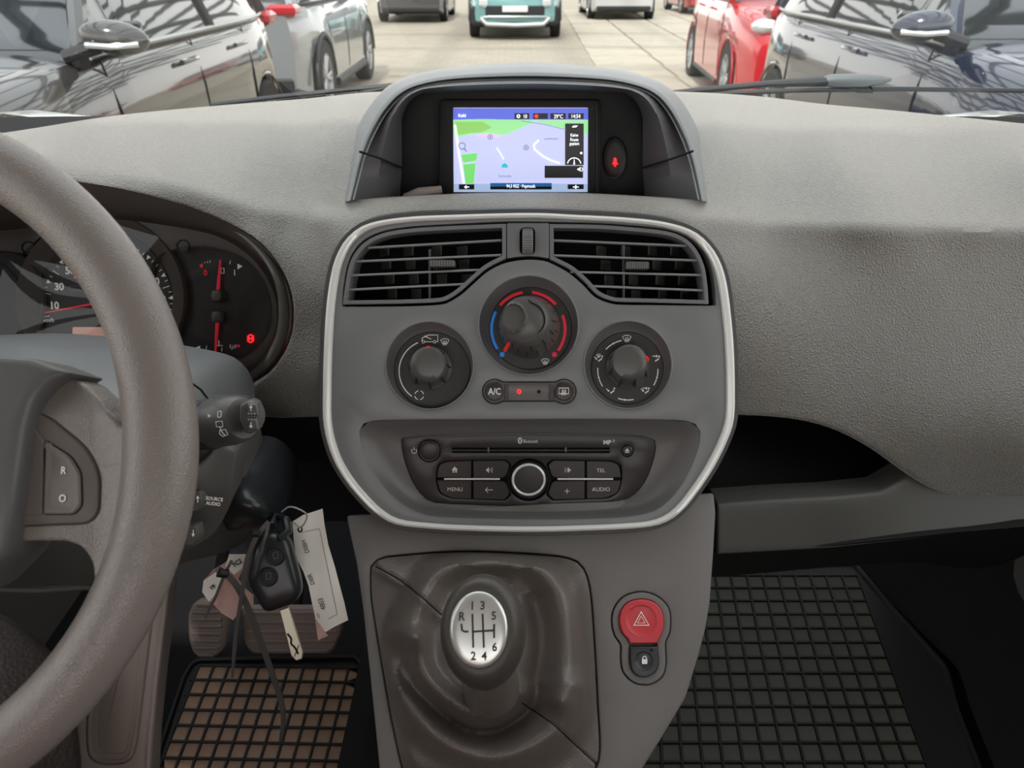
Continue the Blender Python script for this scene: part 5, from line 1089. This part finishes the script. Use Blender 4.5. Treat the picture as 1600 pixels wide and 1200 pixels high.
# ------------------------------------------------------------------ pedals and mats
FZ = .655                                 # floor height
def onf(px, py, z=FZ):
    d = ray(px, py); t = (z - CZ) / d.z; return CAM + d * t
ped_m = m_pedal
def pedal(label, P, F, nrib, mt=m_pedal):
    t = thing('pedal', tuple(F.o), label, 'pedal', 'pedals in the driver footwell')
    b = MB(); b.rings(F.L(P), [(0, -.014), (0, -.003), (-.003, 0)]); b.build('pedal_pad', mt, t, F)
    ys_ = [p[1] for p in P]; 
    for i in range(nrib):
        y = min(ys_) + (max(ys_) - min(ys_)) * (i + .6) / nrib
        xs_ = []
        for j in range(len(P)):
            (xa, ya), (xb, yb) = P[j - 1], P[j]
            if (ya > y) != (yb > y): xs_.append(xa + (xb - xa) * (y - ya) / (yb - ya))
        if len(xs_) < 2: continue
        a, c = F.l(min(xs_) + 6, y), F.l(max(xs_) - 6, y); b = MB(); b.box(((a[0] + c[0]) / 2, (a[1] + c[1]) / 2, .001), (abs(c[0] - a[0]), .0045, .004), bev=.001); b.build('rib', mt, t, F)
    b = MB(); o_ = F.o; b.tube([o_ - F.n * .01, o_ + Vector((0, .10, .06)), o_ + Vector((0, .16, .30))], .009, 8); b.build('pedal_arm', m_black, t)
PF1 = tilt(325, 985, .73, 30); pedal('left pedal with ribbed rounded rubber pad, beside the column side trim', fil([(293, 960), (304, 938), (340, 938), (354, 965), (350, 1010), (338, 1028), (302, 1026), (294, 1000)], 12), PF1, 8)
PF2 = tilt(455, 985, .76, 34); pedal('wider middle pedal with horizontal ribs, half hidden behind the hanging keys', fil([(376, 948), (528, 948), (535, 985), (518, 1022), (392, 1022), (380, 1005)], 12), PF2, 5)
# driver mat on the rising footwell, passenger mat on the floor
def floor_mat(label, F, outl, origin, du, dv, nu, nv, mt, cellclip, rib):
    t = thing('floor_mat', tuple(F.o), label, 'floor mat', 'rubber floor mats')
    b = MB(); O = F.L(outl); b.rings(O, [(0, -.006), (0, .005), (-.0015, .0065), (-.005, .0065), (-.0065, .004), (-.0075, .001)], False, True); b.build('mat_tray', m_rubber, t, F)
    inner = offp(O, -.010); me = None; o0 = Vector(F.l(*origin)); u = Vector(du); v_ = Vector(dv); ia = np.array(inner); cnt = 0; ribs = MB()
    nb = 0
    for i in range(nu):
        for j in range(nv):
            c = o0 + u * (i + .5) + v_ * (j + .5)
            q = [c + u * a * .43 + v_ * d * .43 for a, d in ((-1, -1), (1, -1), (1, 1), (-1, 1))]
            ins = inside(inner, np.array([p.x for p in q] + [c.x]), np.array([p.y for p in q] + [c.y]))
            if not ins[4] or ins[:4].sum() < 2: continue
            if ins[:4].all():
                if me is None:
                    bb_ = MB(); bb_.rings([tuple(p - c) for p in q], [(0, 0), (0, .0022), (-.0006, .0028)]); me = mesh('mat_cell', bb_.V, bb_.F); me.materials.append(mt)
                if cnt >= 298: continue
                o = bpy.data.objects.new('mat_cell', me); COL.objects.link(o); M_ = F.M @ Matrix.Translation((c.x, c.y, .001)); o.matrix_basis = M_; o.parent = t; o.matrix_parent_inverse = WM[t.name].inverted(); cnt += 1
            else:
                # cut cells at the border
                qq = [p if k else p for p, k in zip(q, ins)]; 
                poly = [tuple(p) for p in q]
                cl_ = [p for p in poly if inside(inner, np.array([p[0]]), np.array([p[1]]))[0]]
                cc_ = Vector(c)
                poly = [p if inside(inner, np.array([p[0]]), np.array([p[1]]))[0] else tuple(cc_ + (Vector(p) - cc_) * .35) for p in poly]
                L2 = MB(); L2.rings(poly, [(0, .001), (0, .0032), (-.0005, .0038)]); L2.build('mat_cell', mt, t, F)
    # lattice of ribs between the cells
    for i in range(nu + 1):
        P = [o0 + u * i + v_ * (j / 4) for j in range(nv * 4 + 1)]; ok_ = inside(inner, np.array([p.x for p in P]), np.array([p.y for p in P])); P = [p for p, k in zip(P, ok_) if k]
        if len(P) > 1: ribs.tube([(P[0].x, P[0].y, .0035), (P[-1].x, P[-1].y, .0035)], .0016, 4, flat=(.0021, .0042))
    for j in range(nv + 1):
        P = [o0 + v_ * j + u * (i / 4) for i in range(nu * 4 + 1)]; ok_ = inside(inner, np.array([p.x for p in P]), np.array([p.y for p in P])); P = [p for p, k in zip(P, ok_) if k]
        if len(P) > 1: ribs.tube([(P[0].x, P[0].y, .0035), (P[-1].x, P[-1].y, .0035)], .0016, 4, flat=(.0021, .0042))
    ribs.build('rib_lattice', m_rubber, t, F, smooth=False); return t
DF = Fr(onf(420, 1110, .66), (0, -.30, .954))
o_, ux = DF.l(303, 1034), DF.l(326, 1034)
p00 = Vector(DF.l(313, 1041)); p10 = Vector(DF.l(549, 1037)); p01 = Vector(DF.l(257, 1185)); 
du = (p10 - p00) / 10; dv = Vector((du.y, -du.x)).normalized() * du.length
dv = (p01 - p00) / 6.0; du2 = Vector((-dv.y, dv.x)).normalized() * du.length * .98
du = du.lerp(du2, .3)
floor_mat('black rubber grid mat with dusty brown cells under the pedals', DF, fil([(302, 1030, 22), (565, 1024, 18), (577, 1100), (590, 1300), (230, 1300), (240, 1195), (285, 1060)], 0, 6), (313 - 23.6, 1041), tuple(du), tuple(dv), 15, 12, m_dust, None, None)
MF = Fr(onf(1300, 1050, FZ), (0, -.05, 1))
p00 = Vector(MF.l(1160, 907)); p10 = Vector(MF.l(1343, 907)); n_ = 7.1
q0 = Vector(MF.l(1170, 1195)); 
du = (Vector(MF.l(1331, 1035)) - Vector(MF.l(1164, 1035))) / 6.0
dv = Vector((-.0, -1)) * du.length
aa = Vector(MF.l(1339, 902)); bb2 = Vector(MF.l(1436, 1170)); dvd = (bb2 - aa).normalized(); dv = dvd * du.length * 1.02
floor_mat('large black rubber grid mat on the passenger floor', MF, fil([(900, 880, 8), (1335, 880, 8), (1390, 945, 20), (1440, 1000, 20), (1480, 1045, 16), (1497, 1110, 10), (1530, 1195), (1560, 1300), (900, 1300)], 0, 6), (1339, 902), tuple(du * -1), tuple(dv), 19, 14, m_dust2, None, None)
MFo = MF
# ------------------------------------------------------------------ side trims
st = thing('footwell_side_trim', tuple(at(190, 1080, .42)), 'brown grey moulded trim with long rounded inset, below the steering wheel', 'trim')
TR = Fr(at(185, 1080, .50), (.1, -.75, .65))
b = MB(); P = [(150, 800), (262, 900), (258, 960), (246, 1050), (236, 1150), (228, 1300), (60, 1300), (100, 1150), (130, 1000), (140, 900)]; ins_ = fil([(246, 905, 20), (216, 1140, 44), (206, 1195, 34), (136, 1195, 34), (132, 1140, 30), (150, 1000, 10), (215, 880, 20)], 0, 7)
holed(b, TR.L(fil(P, 10)), [TR.L(ins_)], 0, .03, .003, hdepth=.004); b.build('trim_body', m_trim, st, TR)
b = MB(); b.rings(TR.L(ins_), [(0, -.003), (-.002, -.0005), (-.0035, -.0005), (-.0045, -.003), (-.009, -.003), (-.0095, -.004), (-.011, -.0035)]); b.build('trim_inset', mat('smooth trim inset', 'a09288', .5), st, TR)
b = MB(); b.tube([TR.p(x, y, .001) for x, y in ((262, 905), (256, 960), (244, 1060), (234, 1160), (227, 1290))], .003, 8); b.build('trim_edge', m_trim, st)
dr = thing('driver_side_bolster', tuple(at(0, 1120, .45)), 'coarse grained dark leather bolster in the lower corner under the wheel', 'bolster')
DB = TPS([(-300, 950, .50), (0, 960, .50), (110, 1050, .47), (0, 1250, .36), (140, 1250, .40), (-300, 1250, .36), (0, 1100, .42), (-300, 1100, .42)])
psurf('bolster_cover', cr([(-300, 945), (-100, 955), (0, 968), (60, 1000), (95, 1040), (118, 1110), (130, 1180), (135, 1300)], 40) + [(-300, 1300)], [], DB, m_seatl, dr, step=14, rnd=14, back=(-.045, .04, -.03))
tn = thing('tunnel_carpet', tuple(onf(600, 1100, .70)), 'black carpeted tunnel under the gear console', 'carpet')
b = MB(); b.box((-.035, .62, .78), (.28, .5, .30), bev=.03); b.build('tunnel', m_void, tn)
kp_ = thing('footwell_side_carpet', (.56, .9, .8), 'dark carpeted side of the passenger footwell curving up at the right edge', 'carpet')
PC = [(1310, 880), (1390, 945), (1450, 1005), (1490, 1045), (1512, 1110), (1540, 1180), (1590, 1300)]
b = MB(); A1 = [onf(x + 6, y, FZ) for x, y in cr(PC, 24)]; b.loft([A1, [p + Vector((.05, .02, .03)) for p in A1], [p + Vector((.10, .04, .12)) for p in A1], [p + Vector((.13, .05, .35)) for p in A1]], False); b.build('carpet', m_carpet, kp_)

rg = thing('red_garment', (-.16, -.34, 1.2), 'red cloth garment behind the viewpoint, mirrored in the silver frame and gear knob plate', 'garment')
C = []
for j in range(12):
    z = .80 + .46 * j / 11; w_ = .20 + .04 * math.sin(j / 11 * 3.0) - (.08 * ((j - 8) / 3) if j > 8 else 0)
    C.append([(-.20 + w_ * math.cos(a_), -.40 + (.11 + .012 * math.sin(5 * a_ + j)) * math.sin(a_), z) for a_ in [2 * math.pi * i / 36 for i in range(36)]])
b = MB(); b.loft(C, True, True, True); b.build('cloth', mat('red cloth', 'c01830', .8), rg)
GZ = .2
# ------------------------------------------------------------------ car park outside
m_pave = mat('small grey beige pavers', 'a2998a', .85, bump=.3, scale=30, dist_=.004, var=.10, vscale=2.5)
nt = m_pave.node_tree; bk_ = nt.nodes.new('ShaderNodeTexBrick'); tc_ = nt.nodes.new('ShaderNodeTexCoord')
bk_.inputs['Scale'].default_value = 2.2; bk_.inputs['Mortar Size'].default_value = .012; bk_.inputs['Color1'].default_value = (*lin('a79e8e'), 1); bk_.inputs['Color2'].default_value = (*lin('9c9384'), 1); bk_.inputs['Mortar'].default_value = (*lin('8d8474'), 1)
nt.links.new(tc_.outputs['Object'], bk_.inputs['Vector']); nt.links.new(bk_.outputs['Color'], nt.nodes['Principled BSDF'].inputs['Base Color'])
b = MB(); b.box((0, 30, GZ - .05), (120, 80, .10)); g = struct('ground', b, m_pave, 'beige paved car park lane'); WM['ground'] = Matrix.Identity(4)
m_slab = mat('pale concrete slab', 'b0a898', .85, bump=.3, scale=20, dist_=.003, var=.08, vscale=3)
me_s = None; cnt = 0
for j in range(15):
    for i in range(5):
        x0, y0 = 1.75 + i * 1.05 + .10 * (j - 3) * .35, 7.6 + j * 1.32
        if me_s is None:
            q_ = MB(); q_.rings([(-.50, -.63), (.50, -.63), (.50, .63), (-.50, .63)], [(0, 0), (0, .018), (-.012, .024)]); me_s = mesh('paving_slab', q_.V, q_.F); me_s.materials.append(m_slab)
        o = bpy.data.objects.new('paving_slab', me_s); COL.objects.link(o); o.parent = g; o.location = (x0, y0, GZ)
m_tyre = mat('tyre rubber', '1b1b1c', .7); m_rim = mat('alloy wheel', 'b4b6b8', .3, .8); m_cglass = mat('car window glass', '20262a', .06, spec=.8, coat=1); m_plate = mat('number plate white', 'e4e4e4', .5)
m_tail = mat('tail light red', 'b31322', .2, coat=1); m_head = mat('headlight lens', 'd5dade', .1, .3, coat=1); m_cblack = mat('bumper black', '222426', .5); m_skid = mat('silver bumper trim', 'b9bdbf', .3, .6)
def car(label, loc, rot, paint, L=4.2, W=1.8, H=1.5, wr=.33, suv=False, grille=False, plate=True, mirror=True, hero=False, bl=.62):
    loc = (loc[0], loc[1], GZ)
    t = thing('car', loc, label, 'car', 'cars parked outside'); t.rotation_euler = (0, 0, rot)
    Mw = Matrix.Translation(loc) @ Matrix.Rotation(rot, 4, 'Z'); WM[t.name] = Mw
    def bd(b, nm, mt, par=None, **k):
        o = b.build(nm, mt, par or t, M=Mw, **k); return o
    xf, xr = L * .5 - .82, -L * .5 + .72; zc = .24 if suv else .19; belt = bl * H
    def zbot(x):
        z = zc + .06 * max(0, (abs(x) - L * .42) / .2)
        for xw in (xf, xr):
            d = abs(x - xw); ra = wr + .06
            if d < ra: z = max(z, wr - .02 + math.sqrt(ra * ra - d * d))
        return z
    def wid(x): u = abs(x) / (L / 2); return W / 2 * (1 - .16 * max(0, (u - .55) / .45) ** 2.2)
    def top(x):
        fx = x / (L / 2)
        if fx > .38: return belt - .02 - .16 * ((fx - .38) / .62) ** 1.8 - (.10 * ((fx - .9) / .1) ** 2 if fx > .9 else 0)
        if fx < -.8: return belt + .02 - (.05 * ((-fx - .8) / .2) ** 2)
        return belt
    def zend(x): return .0
    xs_ = sorted(set([round(-L / 2 + L * i / 46, 4) for i in range(47)] + [round(xw + s_ * (wr + .06) * q_, 4) for xw in (xf, xr) for s_ in (-1, 1) for q_ in (1.0, .98, .9, .7)]))
    C = []
    for x in xs_:
        w = wid(x); zt = top(x); z0 = zbot(x); zm = zc + (zt - zc) * .45
        z0 = min(z0, zt - .12)
        half = [(w * .93, z0), (w * .985, z0 + .02), (w, max(z0 + .04, zm)), (w * .99, max(z0 + .06, zm + (zt - zm) * .45)), (w * .965, zt - .09 if zt - .09 > z0 + .07 else z0 + .08), (w * .90, zt - .015), (w * .8, zt + .01), (w * .45, zt + .035), (0, zt + .045)]
        ring = [(x, y, z) for y, z in half] + [(x, -y, z) for y, z in half[::-1][1:]]
        C.append(ring)
    b = MB(); b.loft(C, True, True, True); bd(b, 'body', paint, ang=50)
    b = MB(); b.box((0, 0, zc + .17), (L * .9, W * .84, .32)); bd(b, 'underbody', m_cblack)
    # greenhouse
    gx = [L * .235, L * .10, -L * .08, -L * .28, -L * .40, -L * .475] if not suv else [L * .235, L * .11, -L * .08, -L * .28, -L * .40, -L * .475]
    gz = [belt - .03, H - .13, H - .02, H - .03, H - .12, belt - .02]; gw = [.84, .70, .68, .68, .70, .82]
    C = []; n_ = 26
    prof = cr(list(zip(gx, gz, gw)), n_)
    for x, z, w_ in prof:
        zb_ = belt - .03; wb = wid(x) * .93; z = max(z, zb_ + .002); f_ = (z - zb_) / (H - belt); wt = wb * (1 - .24 * f_)
        C.append([(x, wb, zb_), (x, wb * .99, zb_ + .02 * f_), (x, wt + .015, z - .05 * f_), (x, wt - .05, z - .012 * f_), (x, 0, z), (x, -wt + .05, z - .012 * f_), (x, -wt - .015, z - .05 * f_), (x, -wb * .99, zb_ + .02 * f_), (x, -wb, zb_)])
    b = MB(); b.loft(C, True, True, True); bd(b, 'windows', m_cglass, ang=50)
    rp = [c_ for c_ in C if c_[4][2] > H - .10]; b = MB()
    b.loft([[Vector(p) + Vector((0, 0, .006)) for p in c_[2:7]] for c_ in rp], False); b.loft([[Vector(p) + Vector((0, 0, .03)) for p in c_[3:6]] for c_ in rp], False); bd(b, 'roof', paint)
    for s_ in (-1, 1):
        for ia in (0, None):
            P = [Vector(c_[2] if s_ > 0 else c_[6]) + Vector((0, 0, .004)) for c_ in (C[:9] if ia == 0 else C[-9:])]; b = MB(); b.tube(P, .04, 8); bd(b, 'pillar', paint)
        c1 = C[13]; b = MB(); b.tube([Vector(c1[1] if s_ > 0 else c1[7]), Vector(c1[2] if s_ > 0 else c1[6])], .03, 6); bd(b, 'pillar', m_cblack)
        b = MB(); P = [Vector((x, s_ * wid(x) * .935, belt - .012)) for x in np.linspace(L * .235, -L * .46, 12)]; b.tube(P, .012, 6); bd(b, 'window_trim', m_skid if hero else m_cblack)
        for xd in (L * .20, -L * .045, -L * .26):
            b = MB(); P = [Vector((xd - .02 * q_, s_ * (wid(xd) * k_ + .002), zc + .10 + (belt - zc - .14) * q_)) for q_, k_ in ((0, .987), (.35, 1.0), (.7, .99), (1, .94))]; b.tube(P, .005, 4); bd(b, 'door_seam', m_cblack)
        for xd in (-L * .005, -L * .215):
            b = MB(); b.tube([Vector((xd - .11, s_ * (wid(xd) * .985 + .012), belt - .13)), Vector((xd, s_ * (wid(xd) * .985 + .03), belt - .125)), Vector((xd + .11, s_ * (wid(xd) * .985 + .012), belt - .13))], .014, 8); bd(b, 'door_handle', paint)
        b = MB(); b.tube([Vector((xw_, s_ * (wid(xw_) * .975), zc + .03)) for xw_ in np.linspace(xf - wr - .1, xr + wr + .1, 6)], .05 if suv else .03, 8); bd(b, 'sill', m_cblack)
        if mirror:
            b = MB(); Mm = Matrix.Translation((L * (.225 if hero else .165), s_ * (W / 2 + .09), belt + .06)) @ Matrix.Rotation(R(8) * s_, 4, 'Z')
            b.ell((0, .0, 0), (.07, .135, .066), 20, 12, Mm @ Matrix.Rotation(R(-8) * s_, 4, 'X')); mo = bd(b, 'mirror_housing', paint)
            b = MB(); b.box((-.06, 0, 0), (.03, .19, .115), Mm, .01); bd(b, 'mirror_glass', m_cglass, mo)
            b = MB(); b.tube([Mm @ Vector((.045, -.10 * s_, -.022)), Mm @ Vector((.066, 0, -.028)), Mm @ Vector((.045, .10 * s_, -.022))], .012, 6); bd(b, 'indicator', m_head, mo)
            b = MB(); b.tube([Vector((L * (.235 if hero else .175), s_ * W * .44, belt - .01)), Vector((L * (.23 if hero else .17), s_ * (W / 2 + .03), belt + .03))], .028, 8); bd(b, 'mirror_arm', m_cblack)
        b = MB(); x0 = L / 2 - .16; b.ell((x0, s_ * W * .37, belt - .20), (.18, .15, .075), 18, 10); bd(b, 'headlight', m_head)
        b = MB(); x0 = -L / 2 + .10; b.box((x0 - .01, s_ * W * .385, belt - .05), (.22, .26, .10), Matrix.Identity(4), .03); bd(b, 'tail_light', m_tail)
        b = MB(); b.box((-L / 2 + .035, s_ * W * .39, zc + .26), (.05, .10, .15), None, .015); bd(b, 'reflector', m_tail)
        for xw in (xf, xr):
            Mx = Matrix.Translation((xw, s_ * (W / 2 - .105), wr)) @ Matrix.Rotation(R(-90) * s_, 4, 'X')
            b = MB(); b.lathe([(wr * .62, -.09), (wr * .92, -.10), (wr, -.075), (wr, .075), (wr * .93, .10), (wr * .66, .095), (wr * .64, .07)], 36, M=Mx, cap=False); w_o = bd(b, 'wheel', m_tyre)
            b = MB(); b.lathe([(wr * .66, .092), (wr * .62, .085), (wr * .60, .03), (wr * .58, .02)], 36, M=Mx, cap=False); b.lathe([(.05, .06), (.035, .075), (.001, .078)], 16, M=Mx, cap=False)
            for i in range(5):
                a = 2 * math.pi * i / 5
                for da in (-.10, .10): b.tube([Mx @ Vector((.04 * math.cos(a + da), .04 * math.sin(a + da), .065)), Mx @ Vector((wr * .61 * math.cos(a + da * 1.6), wr * .61 * math.sin(a + da * 1.6), .075))], .019, 5)
            bd(b, 'wheel_rim', m_rim, w_o)
            b = MB(); b.lathe([(wr * .6, .0), (.01, .0)], 24, M=Mx, cap=False); bd(b, 'brake_disc', m_cblack, w_o)
            b = MB(); b.tube([(xw + (wr + .065) * math.cos(a_), s_ * (wid(xw) * .985), wr - .02 + (wr + .065) * math.sin(a_)) for a_ in np.linspace(0, math.pi, 18)], .022 if suv else .010, 6); bd(b, 'wheel_arch_trim', m_cblack if suv else paint)
    xf_ = L / 2
    b = MB(); b.box((xf_ - .035, 0, zc + .30), (.10, W * (.62 if grille else .5), .22), None, .04); bd(b, 'grille', m_cblack)
    if grille:
        b = MB(); b.tube([(xf_ + .0, -W * .36, zc + .16), (xf_ + .03, -W * .30, zc + .06), (xf_ + .04, 0, zc + .04), (xf_ + .03, W * .30, zc + .06), (xf_, W * .36, zc + .16)], .045, 8); b.tube([(xf_ + .0, -W * .36, zc + .17), (xf_ + .03, -W * .28, zc + .19), (xf_ + .03, W * .28, zc + .19), (xf_, W * .36, zc + .17)], .02, 8); bd(b, 'skid_trim', m_skid)
        for s_ in (-1, 1):
            b = MB(); b.box((xf_ - .08, s_ * W * .41, zc + .20), (.14, .22, .36), None, .05); bd(b, 'bumper_corner', m_cblack)
            b = MB(); b.box((xf_ + .01, s_ * W * .33, zc + .44), (.10, .17, .14), None, .03); bd(b, 'lamp_pod', m_head)
    if plate:
        b = MB(); b.box((xf_ + .03, 0, zc + (.30 if not grille else .33)), (.02, .50, .11), None, .005); bd(b, 'number_plate', m_plate)
        b = MB(); b.box((-xf_ - .01, 0, zc + .42), (.02, .50, .11), None, .005); bd(b, 'number_plate', m_plate)
    b = MB(); b.box((-xf_ + .04, 0, zc + .12), (.12, W * .8, .22 if suv else .14), None, .04); bd(b, 'rear_bumper', m_cblack)
    b = MB(); C2 = [(-xf_ - .0 + .50 * q_ ** 2 * .35, belt - .01 + (H - belt - .16) * q_) for q_ in (0, .5, 1)]
    return t
def paint(n, c, r=.18, metal=0.0): return mat(n, c, r, metal, coat=1)
D = R(-90)
car('dark car with door mirror close by on the left, beyond the windscreen', (-2.62, 4.25, 0), D + R(1), paint('black paint', '3b3a3a', .14), 4.3, 1.8, 1.62, .33, hero=True, bl=.66)
car('silver grey car with red rear reflector, behind the dark car on the left', (-2.80, 9.5, 0), -D + R(1), paint('silver grey paint', '9a9fa3', .25, .3), 4.3, 1.84, 1.66, .36, suv=True, bl=.64)
car('dark car seen from behind at the far left of the lane', (-2.6, 23.3, 0), -D, paint('graphite paint', '4a4a4c', .25), 4.3, 1.8, 1.5, .33)
car('pale teal sport utility car facing us in the middle of the lane', (.06, 18.6, 0), D, paint('pale teal paint', '6d9c9c', .25, .2), 4.3, 1.9, 1.66, .35, suv=True, grille=True)
car('silver white car seen from behind, far away right of the teal car', (2.95, 24.0, 0), -D, paint('silver white paint', 'c4c6c8', .25, .2), 4.2, 1.8, 1.5, .32)
car('bright red car at the right edge of the lane beside the dark blue car', (3.22, 9.65, 0), D - R(4), paint('red paint', 'c80a1e', .2), 4.1, 1.78, 1.6, .33, bl=.66)
car('small red car far behind the bright red car', (5.9, 26, 0), D, paint('dull red paint', 'b22e2e', .25), 4.0, 1.75, 1.5, .32)
car('glossy dark blue car with door mirror close by on the right, beyond the windscreen', (2.88, 4.67, 0), D - R(1), paint('dark blue paint', '2c3344', .12), 4.3, 1.82, 1.64, .34, hero=True, bl=.66)

m_steelb = mat('painted steel beam', '4a4c4e', .6)
for i in range(-6, 7):
    b = MB(); b.box((i * 2.2, 12, 6.2), (.16, 44, .30)); o = b.build('trim_%d' % (i + 7), m_steelb); o['kind'] = 'structure'; o['label'] = 'long steel beam of the open canopy over the car park'
for j in range(14):
    b = MB(); b.box((0, -8 + j * 3.0, 6.5), (30, .14, .22)); o = b.build('trim_%d' % (j + 20), m_steelb); o['kind'] = 'structure'; o['label'] = 'cross beam of the open canopy over the car park'
